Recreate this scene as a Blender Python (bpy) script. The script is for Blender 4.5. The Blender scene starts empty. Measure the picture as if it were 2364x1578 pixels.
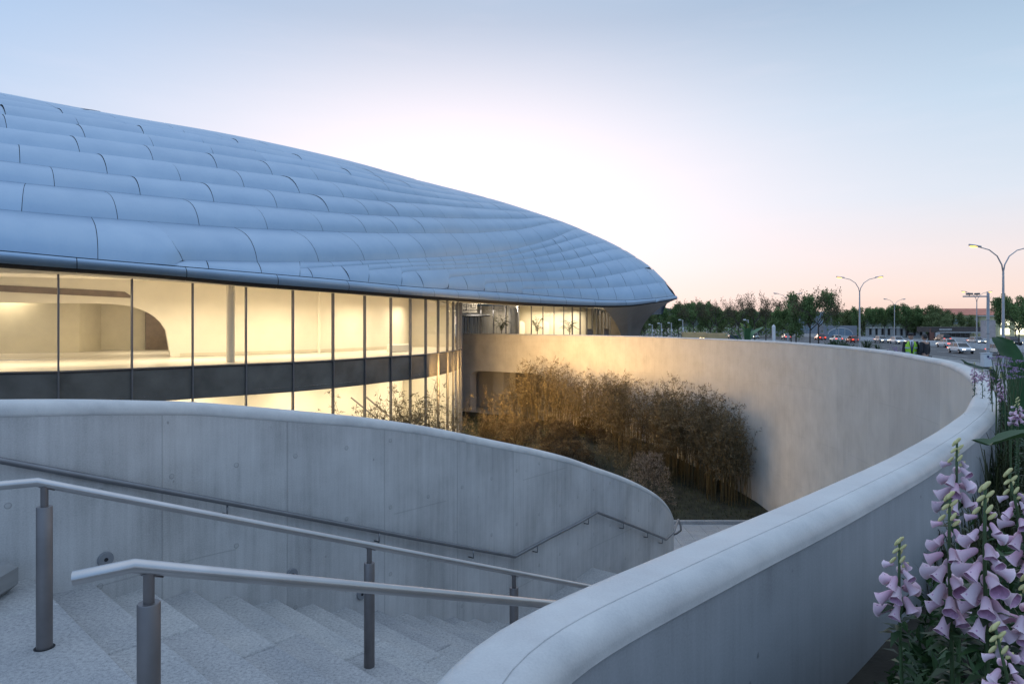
import bpy, math, random
from mathutils import Vector, Matrix, noise as mnoise
D = bpy.data
SC = bpy.context.scene
COL = SC.collection
R = math.radians

# ------------------------------------------------------------------ camera
EYE = 1.953            # eye height above the plaza (z = 0)
F = 1576.0             # focal length in photo pixels
CX, HY = 1182.0, 745.0 # principal column, horizon row in the photo
cam = D.cameras.new('camera'); camo = D.objects.new('camera', cam); COL.objects.link(camo)
camo.location = (0, 0, EYE); camo.rotation_euler = (R(90), 0, 0)
cam.sensor_width = 36; cam.lens = 36 * F / 2364; cam.shift_y = -(789 - HY) / 2364
cam.clip_start = 0.05; cam.clip_end = 3000
SC.camera = camo
SC.view_settings.view_transform = 'Standard'; SC.view_settings.look = 'None'
SC.view_settings.exposure = .58; SC.view_settings.gamma = 1
SC.cycles.max_bounces = 8; SC.cycles.transparent_max_bounces = 24
SC.cycles.diffuse_bounces = 4; SC.cycles.glossy_bounces = 4
SC.cycles.sample_clamp_indirect = 6; SC.cycles.use_denoising = True
SC.cycles.caustics_reflective = False; SC.cycles.caustics_refractive = False

# ------------------------------------------------------------------ node helper
class N:
    def __init__(s, tree): s.t = tree; s.n = tree.nodes; s.l = tree.links
    def new(s, typ, **kw):
        n = s.n.new(typ)
        for k, v in kw.items():
            if hasattr(n, k): setattr(n, k, v)
        return n
    def link(s, a, b): s.l.new(a, b)
    def put(s, sock, v):
        if isinstance(v, bpy.types.NodeSocket): s.l.new(v, sock)
        else: sock.default_value = v
    def m(s, op, a, b=0.0, c=None, clamp=False):
        n = s.n.new('ShaderNodeMath'); n.operation = op; n.use_clamp = clamp
        s.put(n.inputs[0], a); s.put(n.inputs[1], b)
        if c is not None: s.put(n.inputs[2], c)
        return n.outputs[0]
    def ramp(s, fac, pts, interp='LINEAR'):
        n = s.n.new('ShaderNodeValToRGB'); e = n.color_ramp.elements; n.color_ramp.interpolation = interp
        while len(e) > 1: e.remove(e[-1])
        e[0].position = pts[0][0]; e[0].color = (*pts[0][1], 1)
        for p, c in pts[1:]:
            k = e.new(p); k.color = (*c, 1)
        s.put(n.inputs[0], fac); return n.outputs[0]
    def mix(s, fac, a, b, blend='MIX'):
        n = s.n.new('ShaderNodeMixRGB'); n.blend_type = blend
        s.put(n.inputs[0], fac)
        s.put(n.inputs[1], (*a, 1) if isinstance(a, tuple) and len(a) == 3 else a)
        s.put(n.inputs[2], (*b, 1) if isinstance(b, tuple) and len(b) == 3 else b)
        return n.outputs[0]
    def noise(s, vec, scale, detail=3, rough=.55):
        n = s.n.new('ShaderNodeTexNoise'); n.inputs['Scale'].default_value = scale
        n.inputs['Detail'].default_value = detail; n.inputs['Roughness'].default_value = rough
        if vec is not None: s.l.new(vec, n.inputs['Vector'])
        return n.outputs['Fac']
    def mapr(s, v, a, b, c=0.0, d=1.0):
        n = s.n.new('ShaderNodeMapRange'); n.clamp = True
        s.put(n.inputs[0], v); n.inputs[1].default_value = a; n.inputs[2].default_value = b
        n.inputs[3].default_value = c; n.inputs[4].default_value = d; return n.outputs[0]
    def scale(s, vec, sc):
        n = s.n.new('ShaderNodeMapping'); n.inputs['Scale'].default_value = sc; s.l.new(vec, n.inputs['Vector'])
        return n.outputs[0]

# ------------------------------------------------------------------ world: dusk sky
SUN_EL, SUN_AZ = R(2.0), R(-2.0)     # low sun behind the dome, straight ahead
w = D.worlds.new('World'); SC.world = w; w.use_nodes = True
q = N(w.node_tree); q.n.clear()
geo = q.new('ShaderNodeTexCoord'); dirv = geo.outputs['Generated']
sep = q.new('ShaderNodeSeparateXYZ'); q.link(dirv, sep.inputs[0])
dx, dy, dz = sep.outputs
sky = q.new('ShaderNodeTexSky', sky_type='NISHITA'); sky.sun_disc = False
sky.sun_elevation = SUN_EL; sky.sun_rotation = SUN_AZ
front = q.mapr(q.m('ADD', dy, q.m('MULTIPLY', dx, .95)), -.55, .75)
up = q.m('MAXIMUM', dz, 0.0)
west = q.ramp(up, [(0, (.60, .43, .37)), (.035, (.67, .53, .475)), (.085, (.62, .555, .56)), (.16, (.475, .54, .62)),
                   (.27, (.35, .47, .59)), (.40, (.235, .345, .48)), (.56, (.27, .39, .55)), (.8, (.50, .63, .84)), (1, (.60, .71, .88))])
east = q.ramp(up, [(0, (.23, .325, .46)), (.12, (.235, .36, .56)), (.35, (.25, .42, .69)), (.7, (.38, .55, .82)), (1, (.52, .66, .87))])
base = q.mix(front, east, west)
# afterglow round the hidden sun, wider to the left
gx, gz = -.075, .155
ddx = q.m('SUBTRACT', dx, gx); ddz = q.m('SUBTRACT', dz, gz)
left = q.m('LESS_THAN', ddx, 0.0)
sx = q.m('ADD', q.m('MULTIPLY', left, 5.4 - 5.2), 5.2)
r2 = q.m('ADD', q.m('MULTIPLY', sx, q.m('MULTIPLY', ddx, ddx)), q.m('MULTIPLY', 24.0, q.m('MULTIPLY', ddz, ddz)))
glow = q.m('MULTIPLY', q.m('POWER', 2.718, q.m('MULTIPLY', r2, -1.0)), q.m('GREATER_THAN', dy, 0.0))
lowcut = q.mapr(dz, -.02, .12, .55, 1.0)
glow = q.m('MULTIPLY', glow, lowcut)
colr = q.mix(q.m('MULTIPLY', glow, 1.0, clamp=True), base, (.87, .75, .785))
# very faint thin streaks of cloud
cl = q.noise(q.scale(dirv, (2.0, 2.0, 14.0)), 2.2, 4, .6)
colr = q.mix(q.mapr(cl, .5, .8, 0, .06), colr, (.85, .72, .76))
grd = q.mapr(dz, -.06, 0.0, 0, 1)
colr = q.mix(grd, (.12, .13, .15), colr)
bg1 = q.new('ShaderNodeBackground'); q.link(colr, bg1.inputs[0]); bg1.inputs[1].default_value = .94
bg2 = q.new('ShaderNodeBackground'); q.link(sky.outputs[0], bg2.inputs[0]); bg2.inputs[1].default_value = .006
add = q.new('ShaderNodeAddShader'); q.link(bg1.outputs[0], add.inputs[0]); q.link(bg2.outputs[0], add.inputs[1])
wo = q.new('ShaderNodeOutputWorld'); q.link(add.outputs[0], wo.inputs[0])

sl = D.lights.new('sun', 'SUN'); sl.energy = .5; sl.angle = R(14); sl.color = (1, .78, .62)
so = D.objects.new('sun', sl); COL.objects.link(so)
sd = Vector((math.sin(SUN_AZ) * math.cos(SUN_EL), math.cos(SUN_AZ) * math.cos(SUN_EL), math.sin(SUN_EL)))
so.rotation_euler = (-sd).to_track_quat('-Z', 'Y').to_euler()

def area(loc, size, energy, col=(1, .83, .58), target=(0, 0, -1), sy=None):
    l = D.lights.new('ceiling_and_fill_light', 'AREA'); l.energy = energy; l.color = col; l.size = size
    l.shape = 'RECTANGLE'; l.size_y = sy or size
    o = D.objects.new('ceiling_and_fill_light', l); COL.objects.link(o); o.location = loc
    o.rotation_euler = Vector(target).to_track_quat('-Z', 'Y').to_euler()
    return o

# ------------------------------------------------------------------ geometry helpers
def P(x, y, d):        # photo pixel at depth d -> world
    return Vector(((x - CX) / F * d, d, EYE - (y - HY) / F * d))
def interp(pts, x):
    if x <= pts[0][0]:
        (x0, y0), (x1, y1) = pts[0], pts[1]
    elif x >= pts[-1][0]:
        (x0, y0), (x1, y1) = pts[-2], pts[-1]
    else:
        for i in range(len(pts) - 1):
            if pts[i][0] <= x <= pts[i + 1][0]:
                (x0, y0), (x1, y1) = pts[i], pts[i + 1]; break
    return y0 + (y1 - y0) * (x - x0) / (x1 - x0)
def smooth_interp(pts, x):       # Catmull-Rom through (x, y) samples
    n = len(pts)
    if x <= pts[0][0] or x >= pts[-1][0]: return interp(pts, x)
    for i in range(n - 1):
        if pts[i][0] <= x <= pts[i + 1][0]: break
    x0, y0 = pts[i]; x1, y1 = pts[i + 1]; h = x1 - x0; t = (x - x0) / h
    def sl_(k):
        if k == 0: return (pts[1][1] - pts[0][1]) / (pts[1][0] - pts[0][0])
        if k == n - 1: return (pts[-1][1] - pts[-2][1]) / (pts[-1][0] - pts[-2][0])
        a = (pts[k][1] - pts[k - 1][1]) / (pts[k][0] - pts[k - 1][0]); b = (pts[k + 1][1] - pts[k][1]) / (pts[k + 1][0] - pts[k][0])
        return 0 if a * b <= 0 else 2 * a * b / (a + b)
    m0, m1 = sl_(i) * h, sl_(i + 1) * h
    return (2*t**3 - 3*t*t + 1) * y0 + (t**3 - 2*t*t + t) * m0 + (-2*t**3 + 3*t*t) * y1 + (t**3 - t*t) * m1
def curve(pts, step):            # Catmull-Rom resample of an n-D polyline, by distance over the first two coordinates
    out = []; P_ = [Vector(p) if len(p) > 1 else p for p in pts]; n = len(P_)
    dense = []
    for i in range(n - 1):
        p0 = P_[i - 1] if i else P_[0] * 2 - P_[1]; p1 = P_[i]; p2 = P_[i + 1]
        p3 = P_[i + 2] if i + 2 < n else P_[-1] * 2 - P_[-2]
        for k in range(24):
            t = k / 24
            dense.append(.5 * (2 * p1 + (p2 - p0) * t + (2 * p0 - 5 * p1 + 4 * p2 - p3) * t * t + (3 * p1 - p0 - 3 * p2 + p3) * t ** 3))
    dense.append(P_[-1])
    acc = 0; out = [dense[0]]; last = dense[0]
    for p in dense[1:]:
        acc += (Vector(p[:2]) - Vector(last[:2])).length; last = p
        if acc >= step: out.append(p); acc = 0
    if acc > step * .3: out.append(dense[-1])
    return out
def normals2(path):
    ns = []
    for i in range(len(path)):
        a = path[max(i - 1, 0)]; b = path[min(i + 1, len(path) - 1)]
        t = Vector((b[0] - a[0], b[1] - a[1])).normalized(); ns.append(Vector((t.y, -t.x)))
    return ns

class MB:
    def __init__(s): s.v = []; s.f = []; s.mi = []; s.uv = []
    def add(s, vs, fs, mi=0, uv=None):
        o = len(s.v); s.v += [tuple(p) for p in vs]
        s.uv += list(uv) if uv else [(0, 0)] * len(vs)
        for f in fs: s.f.append([o + i for i in f]); s.mi.append(mi)
        return s
    def quad(s, a, b, c, d, mi=0, uv=None): return s.add([a, b, c, d], [(0, 1, 2, 3)], mi, uv)
    def grid(s, rows, mi=0, uvs=None, closed=False):
        nr = len(rows); nc = len(rows[0]); vs = [p for r in rows for p in r]
        fs = []
        for i in range(nr - 1):
            for j in range(nc - (0 if closed else 1)):
                k = (j + 1) % nc
                fs.append((i * nc + j, i * nc + k, (i + 1) * nc + k, (i + 1) * nc + j))
        return s.add(vs, fs, mi, [t for r in uvs for t in r] if uvs else None)
    def box(s, c, e, mi=0, rz=0.0, bev=0.0):
        x, y, z = e[0] / 2, e[1] / 2, e[2] / 2; ca, sa = math.cos(rz), math.sin(rz)
        def tr(p): return (c[0] + p[0] * ca - p[1] * sa, c[1] + p[0] * sa + p[1] * ca, c[2] + p[2])
        if bev <= 0:
            vs = [(-x, -y, -z), (x, -y, -z), (x, y, -z), (-x, y, -z), (-x, -y, z), (x, -y, z), (x, y, z), (-x, y, z)]
            fs = [(3, 2, 1, 0), (4, 5, 6, 7), (0, 1, 5, 4), (1, 2, 6, 5), (2, 3, 7, 6), (3, 0, 4, 7)]
        else:
            b = bev; vs = []
            for zz, ins in ((-z, b), (-z + b, 0), (z - b, 0), (z, b)):
                vs += [(-x + ins, -y + ins, zz), (x - ins, -y + ins, zz), (x - ins, y - ins, zz), (-x + ins, y - ins, zz)]
            fs = [(3, 2, 1, 0), (12, 13, 14, 15)]
            for k in range(3):
                for j in range(4): fs.append((k*4 + j, k*4 + (j + 1) % 4, k*4 + 4 + (j + 1) % 4, k*4 + 4 + j))
        return s.add([tr(p) for p in vs], fs, mi)
    def tube(s, pts, r, n=8, mi=0, cap=True, flat=1.0):
        pts = [Vector(p) for p in pts]; rs = r if isinstance(r, (list, tuple)) else [r] * len(pts)
        rows = []; ref = None
        for i, p in enumerate(pts):
            t = (pts[min(i + 1, len(pts) - 1)] - pts[max(i - 1, 0)])
            t = t.normalized() if t.length > 1e-9 else Vector((0, 0, 1))
            if ref is None:
                ref = Vector((0, 0, 1)) if abs(t.z) < .9 else Vector((1, 0, 0))
            a = t.cross(ref);
            if a.length < 1e-6: a = t.cross(Vector((.3, 1, .2)))
            a.normalize(); b = a.cross(t); ref = b
            rows.append([p + (a * math.cos(6.28318 * k / n) + b * math.sin(6.28318 * k / n) * flat) * rs[i] for k in range(n)])
        o = len(s.v); s.grid(rows, mi, closed=True)
        if cap:
            s.f.append([o + k for k in range(n)][::-1]); s.mi.append(mi)
            e = o + (len(rows) - 1) * n; s.f.append([e + k for k in range(n)]); s.mi.append(mi)
        return s
    def ellipsoid(s, c, r, mi=0, nu=12, nv=8):
        rows = []
        for i in range(nv + 1):
            th = math.pi * i / nv
            rows.append([(c[0] + r[0] * math.sin(th) * math.cos(6.28318*k/nu), c[1] + r[1] * math.sin(th) * math.sin(6.28318*k/nu), c[2] - r[2] * math.cos(th)) for k in range(nu)])
        return s.grid(rows, mi, closed=True)
    def lathe(s, c, prof, n=16, mi=0, M=None):
        rows = [[Vector((r * math.cos(6.28318*k/n), r * math.sin(6.28318*k/n), z)) for k in range(n)] for r, z in prof]
        if M: rows = [[M @ p for p in r_] for r_ in rows]
        c = Vector(c); return s.grid([[c + p for p in r_] for r_ in rows], mi, closed=True)

def mk(name, mb, mats, parent=None, smooth=False, org=None, angle=None):
    me = D.meshes.new(name)
    vs = mb.v
    if org is not None: vs = [(p[0] - org[0], p[1] - org[1], p[2] - org[2]) for p in vs]
    me.from_pydata(vs, [], mb.f)
    mats = mats if isinstance(mats, (list, tuple)) else [mats]
    for m_ in mats: me.materials.append(m_)
    if len(mats) > 1: me.polygons.foreach_set('material_index', mb.mi)
    ul = me.uv_layers.new(name='UVMap')
    li = [0] * len(me.loops); me.loops.foreach_get('vertex_index', li)
    fl = [0.0] * (2 * len(li))
    for i, k in enumerate(li): fl[2*i], fl[2*i + 1] = mb.uv[k]
    ul.data.foreach_set('uv', fl)
    if smooth:
        me.polygons.foreach_set('use_smooth', [True] * len(me.polygons))
        if angle is not None:
            try: me.set_sharp_from_angle(angle=R(angle))
            except Exception: pass
    me.update()
    o = D.objects.new(name, me); COL.objects.link(o)
    if parent is not None: o.parent = parent
    return o
def tag(o, label=None, cat=None, group=None, kind=None):
    if label: o['label'] = label
    if cat: o['category'] = cat
    if group: o['group'] = group
    if kind: o['kind'] = kind
    return o
def thing(name, label, cat, loc=(0, 0, 0), rz=0.0, group=None):
    o = D.objects.new(name, None); COL.objects.link(o); o.location = loc; o.rotation_euler = (0, 0, rz)
    o.empty_display_size = .2
    return tag(o, label, cat, group)
def dup(o, loc=None, rz=None, label=None, sc=None, parent=None):
    c = o.copy(); COL.objects.link(c)
    if parent is not None: c.parent = parent
    if loc is not None: c.location = loc
    if rz is not None: c.rotation_euler = (0, 0, rz)
    if sc is not None: c.scale = (sc, sc, sc) if not isinstance(sc, tuple) else sc
    if label: c['label'] = label
    for ch in list(o.children): dup(ch, parent=c)
    return c

# ------------------------------------------------------------------ materials
def mat(name, col=(.5, .5, .5), rough=.5, metal=0.0, spec=.5, emit=None, es=1.0):
    m_ = D.materials.new(name); m_.use_nodes = True
    b = m_.node_tree.nodes['Principled BSDF']
    b.inputs['Base Color'].default_value = (*col, 1); b.inputs['Roughness'].default_value = rough
    b.inputs['Metallic'].default_value = metal; b.inputs['Specular IOR Level'].default_value = spec
    if emit: b.inputs['Emission Color'].default_value = (*emit, 1); b.inputs['Emission Strength'].default_value = es
    return m_
def vary(m_, scale=4.0, amt=.25, detail=4, bump=0.0, bscale=None, coords='Object', stretch=(1, 1, 1), ramp=None):
    """cloudy variation of the base colour (and a fine bump) so that no surface is flat"""
    h = N(m_.node_tree); b = h.n['Principled BSDF']; c = b.inputs['Base Color'].default_value[:3]
    tc = h.new('ShaderNodeTexCoord'); v = h.scale(tc.outputs[coords], stretch)
    nz = h.noise(v, scale, detail)
    lo = tuple(max(k * (1 - amt), 0) for k in c); hi = tuple(k * (1 + amt) for k in c)
    h.link(h.ramp(nz, ramp or [(.28, lo), (.5, c), (.74, hi)]), b.inputs['Base Color'])
    if bump:
        bp = h.new('ShaderNodeBump'); bp.inputs['Strength'].default_value = bump; bp.inputs['Distance'].default_value = .01
        h.link(h.noise(v, bscale or scale * 8, 3), bp.inputs['Height']); h.link(bp.outputs[0], b.inputs['Normal'])
    return m_

def concrete(name, col, joint_u=0.0, joint_off=0.0, holes=False, jv=None, rough=.6, pits=True, amp=1.0):
    m_ = mat(name, col, rough, spec=.35); h = N(m_.node_tree); b = h.n['Principled BSDF']
    uv = h.new('ShaderNodeUVMap'); uv.uv_map = 'UVMap'
    sp = h.new('ShaderNodeSeparateXYZ'); h.link(uv.outputs[0], sp.inputs[0]); u, v = sp.outputs[0], sp.outputs[1]
    cloud = h.noise(h.scale(uv.outputs[0], (1, 1, 1)), .9, 5, .6)
    streak = h.noise(h.scale(uv.outputs[0], (9, .45, 1)), 1.0, 4, .65)
    fine = h.noise(h.scale(uv.outputs[0], (26, 1.1, 1)), 1.0, 3, .6)
    grain = h.noise(uv.outputs[0], 90, 2)
    s_ = h.m('ADD', h.m('ADD', h.m('MULTIPLY', cloud, .46), h.m('MULTIPLY', streak, .20)), h.m('ADD', h.m('MULTIPLY', fine, .14), h.m('MULTIPLY', grain, .20)))
    lo = tuple(k * .55 for k in col); hi = tuple(min(k * 1.36, .95) for k in col)
    c = h.ramp(s_, [(.5 - .17 / amp, lo), (.5, col), (.5 + .17 / amp, hi)])
    height = h.m('MULTIPLY', s_, .3)
    dark = None
    def fr(a, per, off=0.0):   # distance to nearest multiple
        t = h.m('FRACT', h.m('ADD', h.m('DIVIDE', h.m('ADD', a, off), per), .5)); return h.m('MULTIPLY', h.m('ABSOLUTE', h.m('SUBTRACT', t, .5)), per)
    if pits:
        vo = h.new('ShaderNodeTexVoronoi'); vo.inputs['Scale'].default_value = 7.0; h.link(h.scale(uv.outputs[0], (1, .8, 1)), vo.inputs['Vector'])
        sel = h.m('GREATER_THAN', h.noise(uv.outputs[0], 3.1, 2), .58)
        pit = h.m('MULTIPLY', h.mapr(vo.outputs['Distance'], .05, .11, 1, 0), sel)
        c = h.mix(h.m('MULTIPLY', pit, .55), c, tuple(k * .35 for k in col)); height = h.m('SUBTRACT', height, h.m('MULTIPLY', pit, .3))
    if joint_u:
        wob = h.m('MULTIPLY', h.m('SUBTRACT', h.noise(uv.outputs[0], 2.5, 2), .5), .012)
        j = h.mapr(h.m('ADD', fr(u, joint_u, joint_off), wob), .003, .012, 1, 0)
        panel = h.new('ShaderNodeTexWhiteNoise', noise_dimensions='1D')
        h.link(h.m('FLOOR', h.m('ADD', h.m('DIVIDE', h.m('ADD', u, joint_off), joint_u), 0.0)), panel.inputs['W'])
        c = h.mix(1.0, c, h.ramp(panel.outputs['Value'], [(0, (.93, .93, .94)), (1, (1.06, 1.05, 1.04))]), 'MULTIPLY')
        c = h.mix(h.m('MULTIPLY', j, .34), c, tuple(k * .35 for k in col)); height = h.m('SUBTRACT', height, h.m('MULTIPLY', j, .3))
        # faint slanted pour lines
        if jv:
            k = h.mapr(fr(h.m('ADD', v, h.m('MULTIPLY', u, .03)), jv), .002, .009, 1, 0)
            gate = h.m('GREATER_THAN', h.noise(uv.outputs[0], .55, 1), .5)
            c = h.mix(h.m('MULTIPLY', h.m('MULTIPLY', k, gate), .35), c, tuple(q_ * .4 for q_ in col))
    if holes:
        du = fr(u, .62, .21); dv = fr(h.m('ADD', v, h.m('MULTIPLY', u, .0)), .78, holes)
        r_ = h.m('SQRT', h.m('ADD', h.m('MULTIPLY', du, du), h.m('MULTIPLY', dv, dv)))
        disc = h.mapr(r_, .021, .026, 1, 0); ring = h.m('MULTIPLY', h.mapr(r_, .017, .021, 0, 1), disc)
        c = h.mix(h.m('MULTIPLY', disc, .22), c, tuple(q_ * .5 for q_ in col)); c = h.mix(h.m('MULTIPLY', ring, .5), c, tuple(q_ * .3 for q_ in col))
        height = h.m('SUBTRACT', height, h.m('MULTIPLY', disc, 1.2))
    h.link(c, b.inputs['Base Color'])
    bp = h.new('ShaderNodeBump'); bp.inputs['Strength'].default_value = .35; bp.inputs['Distance'].default_value = .012
    h.link(height, bp.inputs['Height']); h.link(bp.outputs[0], b.inputs['Normal'])
    h.link(h.mapr(cloud, .3, .7, rough - .1, rough + .12), b.inputs['Roughness'])
    return m_

M = {}
M['conc_stair'] = concrete('board_marked_concrete', (.455, .45, .445), 1.24, .3, holes=.2, jv=1.55)
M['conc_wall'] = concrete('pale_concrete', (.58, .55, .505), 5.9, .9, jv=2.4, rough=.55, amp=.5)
M['conc_outer'] = concrete('shaded_concrete', (.345, .36, .38), 0, rough=.6, amp=.7)  # outer face: darker, cooler copy of the wall concrete, shade put into the colour
cp_ = mat('smooth_concrete', (.52, .52, .52), .45, spec=.4); M['conc_cope'] = cp_
h = N(cp_.node_tree); b = h.n['Principled BSDF']; tc = h.new('ShaderNodeTexCoord'); ov = tc.outputs['Object']
c1, c2, c3 = h.noise(ov, 1.3, 6, .62), h.noise(ov, 7, 4, .6), h.noise(ov, 130, 2)
f_ = h.m('ADD', h.m('ADD', h.m('MULTIPLY', c1, .5), h.m('MULTIPLY', c2, .3)), h.m('MULTIPLY', c3, .2))
h.link(h.ramp(f_, [(.34, (.38, .385, .39)), (.5, (.50, .50, .495)), (.64, (.59, .585, .57))]), b.inputs['Base Color'])
h.link(h.mapr(c2, .3, .7, .36, .58), b.inputs['Roughness'])
bp = h.new('ShaderNodeBump'); bp.inputs['Strength'].default_value = .25; bp.inputs['Distance'].default_value = .006
h.link(h.m('ADD', h.m('MULTIPLY', c3, .4), c2), bp.inputs['Height']); h.link(bp.outputs[0], b.inputs['Normal'])
g = mat('granite', (.40, .40, .40), .7); M['granite'] = g
h = N(g.node_tree); b = h.n['Principled BSDF']; tc = h.new('ShaderNodeTexCoord'); ov = tc.outputs['Object']
sp_ = h.noise(ov, 190, 2, .8); bl = h.noise(ov, 42, 3, .7); cl_ = h.noise(ov, 1.6, 4)
wn = h.new('ShaderNodeUVMap'); wn.uv_map = 'UVMap'; spu = h.new('ShaderNodeSeparateXYZ'); h.link(wn.outputs[0], spu.inputs[0])
cc = h.ramp(h.m('ADD', h.m('MULTIPLY', sp_, .5), h.m('MULTIPLY', bl, .5)), [(.34, (.15, .15, .155)), (.48, (.35, .35, .35)), (.58, (.44, .435, .43)), (.68, (.57, .56, .55))])
cc = h.mix(1.0, cc, h.ramp(cl_, [(.3, (.84, .86, .88)), (.7, (1.1, 1.09, 1.07))]), 'MULTIPLY')
cc = h.mix(1.0, cc, h.ramp(spu.outputs[0], [(0, (.90, .90, .915)), (1, (1.07, 1.07, 1.06))]), 'MULTIPLY')
h.link(cc, b.inputs['Base Color'])
bp = h.new('ShaderNodeBump'); bp.inputs['Strength'].default_value = .25; bp.inputs['Distance'].default_value = .004
h.link(sp_, bp.inputs['Height']); h.link(bp.outputs[0], b.inputs['Normal'])
M['steel'] = vary(mat('brushed_steel', (.46, .45, .45), .28, 1.0), 6, .08, stretch=(1, 1, 1), bump=.05, bscale=120)
M['post'] = vary(mat('dark_bronze_steel', (.20, .185, .185), .42, .75), 5, .15, bump=.06, bscale=160)
M['dark_rail'] = vary(mat('shadowed_steel', (.21, .215, .23), .42, .85), 5, .12)  # darker copy of the rail steel, its shadow put into the colour
# roof panels: satin aluminium
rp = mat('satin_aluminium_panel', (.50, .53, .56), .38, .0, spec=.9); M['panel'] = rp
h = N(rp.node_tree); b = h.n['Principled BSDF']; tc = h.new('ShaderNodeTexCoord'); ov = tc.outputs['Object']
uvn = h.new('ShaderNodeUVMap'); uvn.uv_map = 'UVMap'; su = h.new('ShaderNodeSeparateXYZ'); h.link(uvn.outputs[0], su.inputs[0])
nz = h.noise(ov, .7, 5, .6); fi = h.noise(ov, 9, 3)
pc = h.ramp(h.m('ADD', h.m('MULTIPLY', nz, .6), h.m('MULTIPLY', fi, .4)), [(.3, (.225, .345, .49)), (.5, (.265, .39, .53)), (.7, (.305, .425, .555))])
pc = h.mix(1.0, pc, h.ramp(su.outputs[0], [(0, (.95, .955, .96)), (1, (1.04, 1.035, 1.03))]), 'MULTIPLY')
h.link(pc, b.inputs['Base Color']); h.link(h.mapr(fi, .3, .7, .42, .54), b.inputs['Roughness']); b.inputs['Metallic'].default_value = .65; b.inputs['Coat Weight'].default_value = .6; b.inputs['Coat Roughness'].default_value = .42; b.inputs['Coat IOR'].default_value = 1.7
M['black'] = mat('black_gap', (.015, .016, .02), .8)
M['mullion'] = vary(mat('grey_mullion', (.17, .165, .17), .4, .6), 3, .1)
M['plaster'] = vary(mat('cream_plaster', (.78, .73, .62), .75), .8, .05)
M['plaster_dark'] = vary(mat('beige_plaster', (.64, .59, .46), .75), .8, .08)
M['ceiling'] = vary(mat('white_ceiling', (.78, .74, .66), .8), .8, .04)
M['floor_in'] = vary(mat('pale_terrazzo', (.68, .64, .57), .28), 2, .07)
M['brown_in'] = vary(mat('brown_panel', (.20, .15, .11), .5), 2, .2)
M['spandrel'] = vary(mat('dark_spandrel_glass', (.13, .12, .105), .2, 0, .45), .8, .3)
def glass(name, tint, refl=1.0, lo=0.0):
    m_ = D.materials.new(name); m_.use_nodes = True; h = N(m_.node_tree); h.n.clear()
    tr = h.new('ShaderNodeBsdfTransparent'); tr.inputs[0].default_value = (*tint, 1)
    gl = h.new('ShaderNodeBsdfGlossy'); gl.inputs[0].default_value = (.95, .97, 1, 1); gl.inputs['Roughness'].default_value = .01
    fr = h.new('ShaderNodeFresnel'); fr.inputs[0].default_value = 1.5
    f_ = h.m('ADD', h.m('MULTIPLY', fr.outputs[0], refl), lo, clamp=True)
    mx = h.new('ShaderNodeMixShader'); h.link(f_, mx.inputs[0]); h.link(tr.outputs[0], mx.inputs[1]); h.link(gl.outputs[0], mx.inputs[2])
    o = h.new('ShaderNodeOutputMaterial'); h.link(mx.outputs[0], o.inputs[0]); return m_
M['glass'] = glass('clear_glass', (.95, .96, .94), .8)
M['glass_grey'] = glass('grey_glass', (.72, .71, .68), .8, .0)
M['soil'] = vary(mat('dark_soil', (.035, .03, .022), .95), 3, .5, bump=.6, bscale=20)
M['ground_cover'] = vary(mat('ground_cover_earth', (.03, .03, .016), .95), 2, .6, bump=.8, bscale=16)
M['plaza'] = vary(mat('grey_paving', (.22, .22, .22), .8), 2, .15)
M['asphalt'] = vary(mat('asphalt', (.065, .066, .07), .75), .5, .2, bump=.2, bscale=60)
M['mark'] = mat('road_paint', (.6, .6, .58), .7)
def leafmat(name, c, c2, rough=.5, trans=.25):
    m_ = mat(name, c, rough, spec=.3); h = N(m_.node_tree); b = h.n['Principled BSDF']
    tc = h.new('ShaderNodeTexCoord'); nz = h.noise(tc.outputs['Object'], 2.6, 4, .7)
    uvn = h.new('ShaderNodeUVMap'); uvn.uv_map = 'UVMap'; su = h.new('ShaderNodeSeparateXYZ'); h.link(uvn.outputs[0], su.inputs[0])
    f_ = h.m('ADD', h.m('MULTIPLY', nz, .55), h.m('MULTIPLY', su.outputs[0], .45))
    cr = h.ramp(f_, [(.25, c), (.72, c2)]); h.link(cr, b.inputs['Base Color'])
    if name.startswith('foxglove'):
        oi_ = h.new('ShaderNodeObjectInfo'); hs = h.new('ShaderNodeHueSaturation'); h.link(cr, hs.inputs['Color']); h.link(h.mapr(oi_.outputs['Random'], 0, 1, .82, 1.12), hs.inputs['Value']); h.link(h.mapr(h.m('FRACT', h.m('MULTIPLY', oi_.outputs['Random'], 7.3)), 0, 1, .6, 1.15), hs.inputs['Saturation']); cr = hs.outputs[0]; h.link(cr, b.inputs['Base Color'])
    if trans:
        tl = h.new('ShaderNodeBsdfTranslucent'); h.link(cr, tl.inputs[0])
        mx = h.new('ShaderNodeMixShader'); mx.inputs[0].default_value = trans
        out = h.n['Material Output']; h.link(b.outputs[0], mx.inputs[1]); h.link(tl.outputs[0], mx.inputs[2]); h.link(mx.outputs[0], out.inputs[0])
    return m_
M['leaf_tree'] = leafmat('tree_leaf', (.07, .12, .04), (.22, .31, .11))
M['leaf_tree2'] = leafmat('tree_leaf_olive', (.085, .12, .04), (.25, .29, .12))
M['leaf_red'] = leafmat('sparse_tree_leaf', (.06, .05, .025), (.15, .12, .06))
M['bark'] = vary(mat('bark', (.055, .045, .035), .9), 8, .4, bump=.5, bscale=40)
M['bamboo_leaf'] = leafmat('bamboo_leaf', (.065, .052, .025), (.25, .195, .115))
M['culm'] = vary(mat('bamboo_culm', (.09, .065, .025), .5), 6, .3)
M['shrub_leaf'] = leafmat('shrub_leaf', (.035, .026, .014), (.15, .11, .06))
M['grass'] = leafmat('grass_blade', (.015, .02, .008), (.06, .07, .025))
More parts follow.
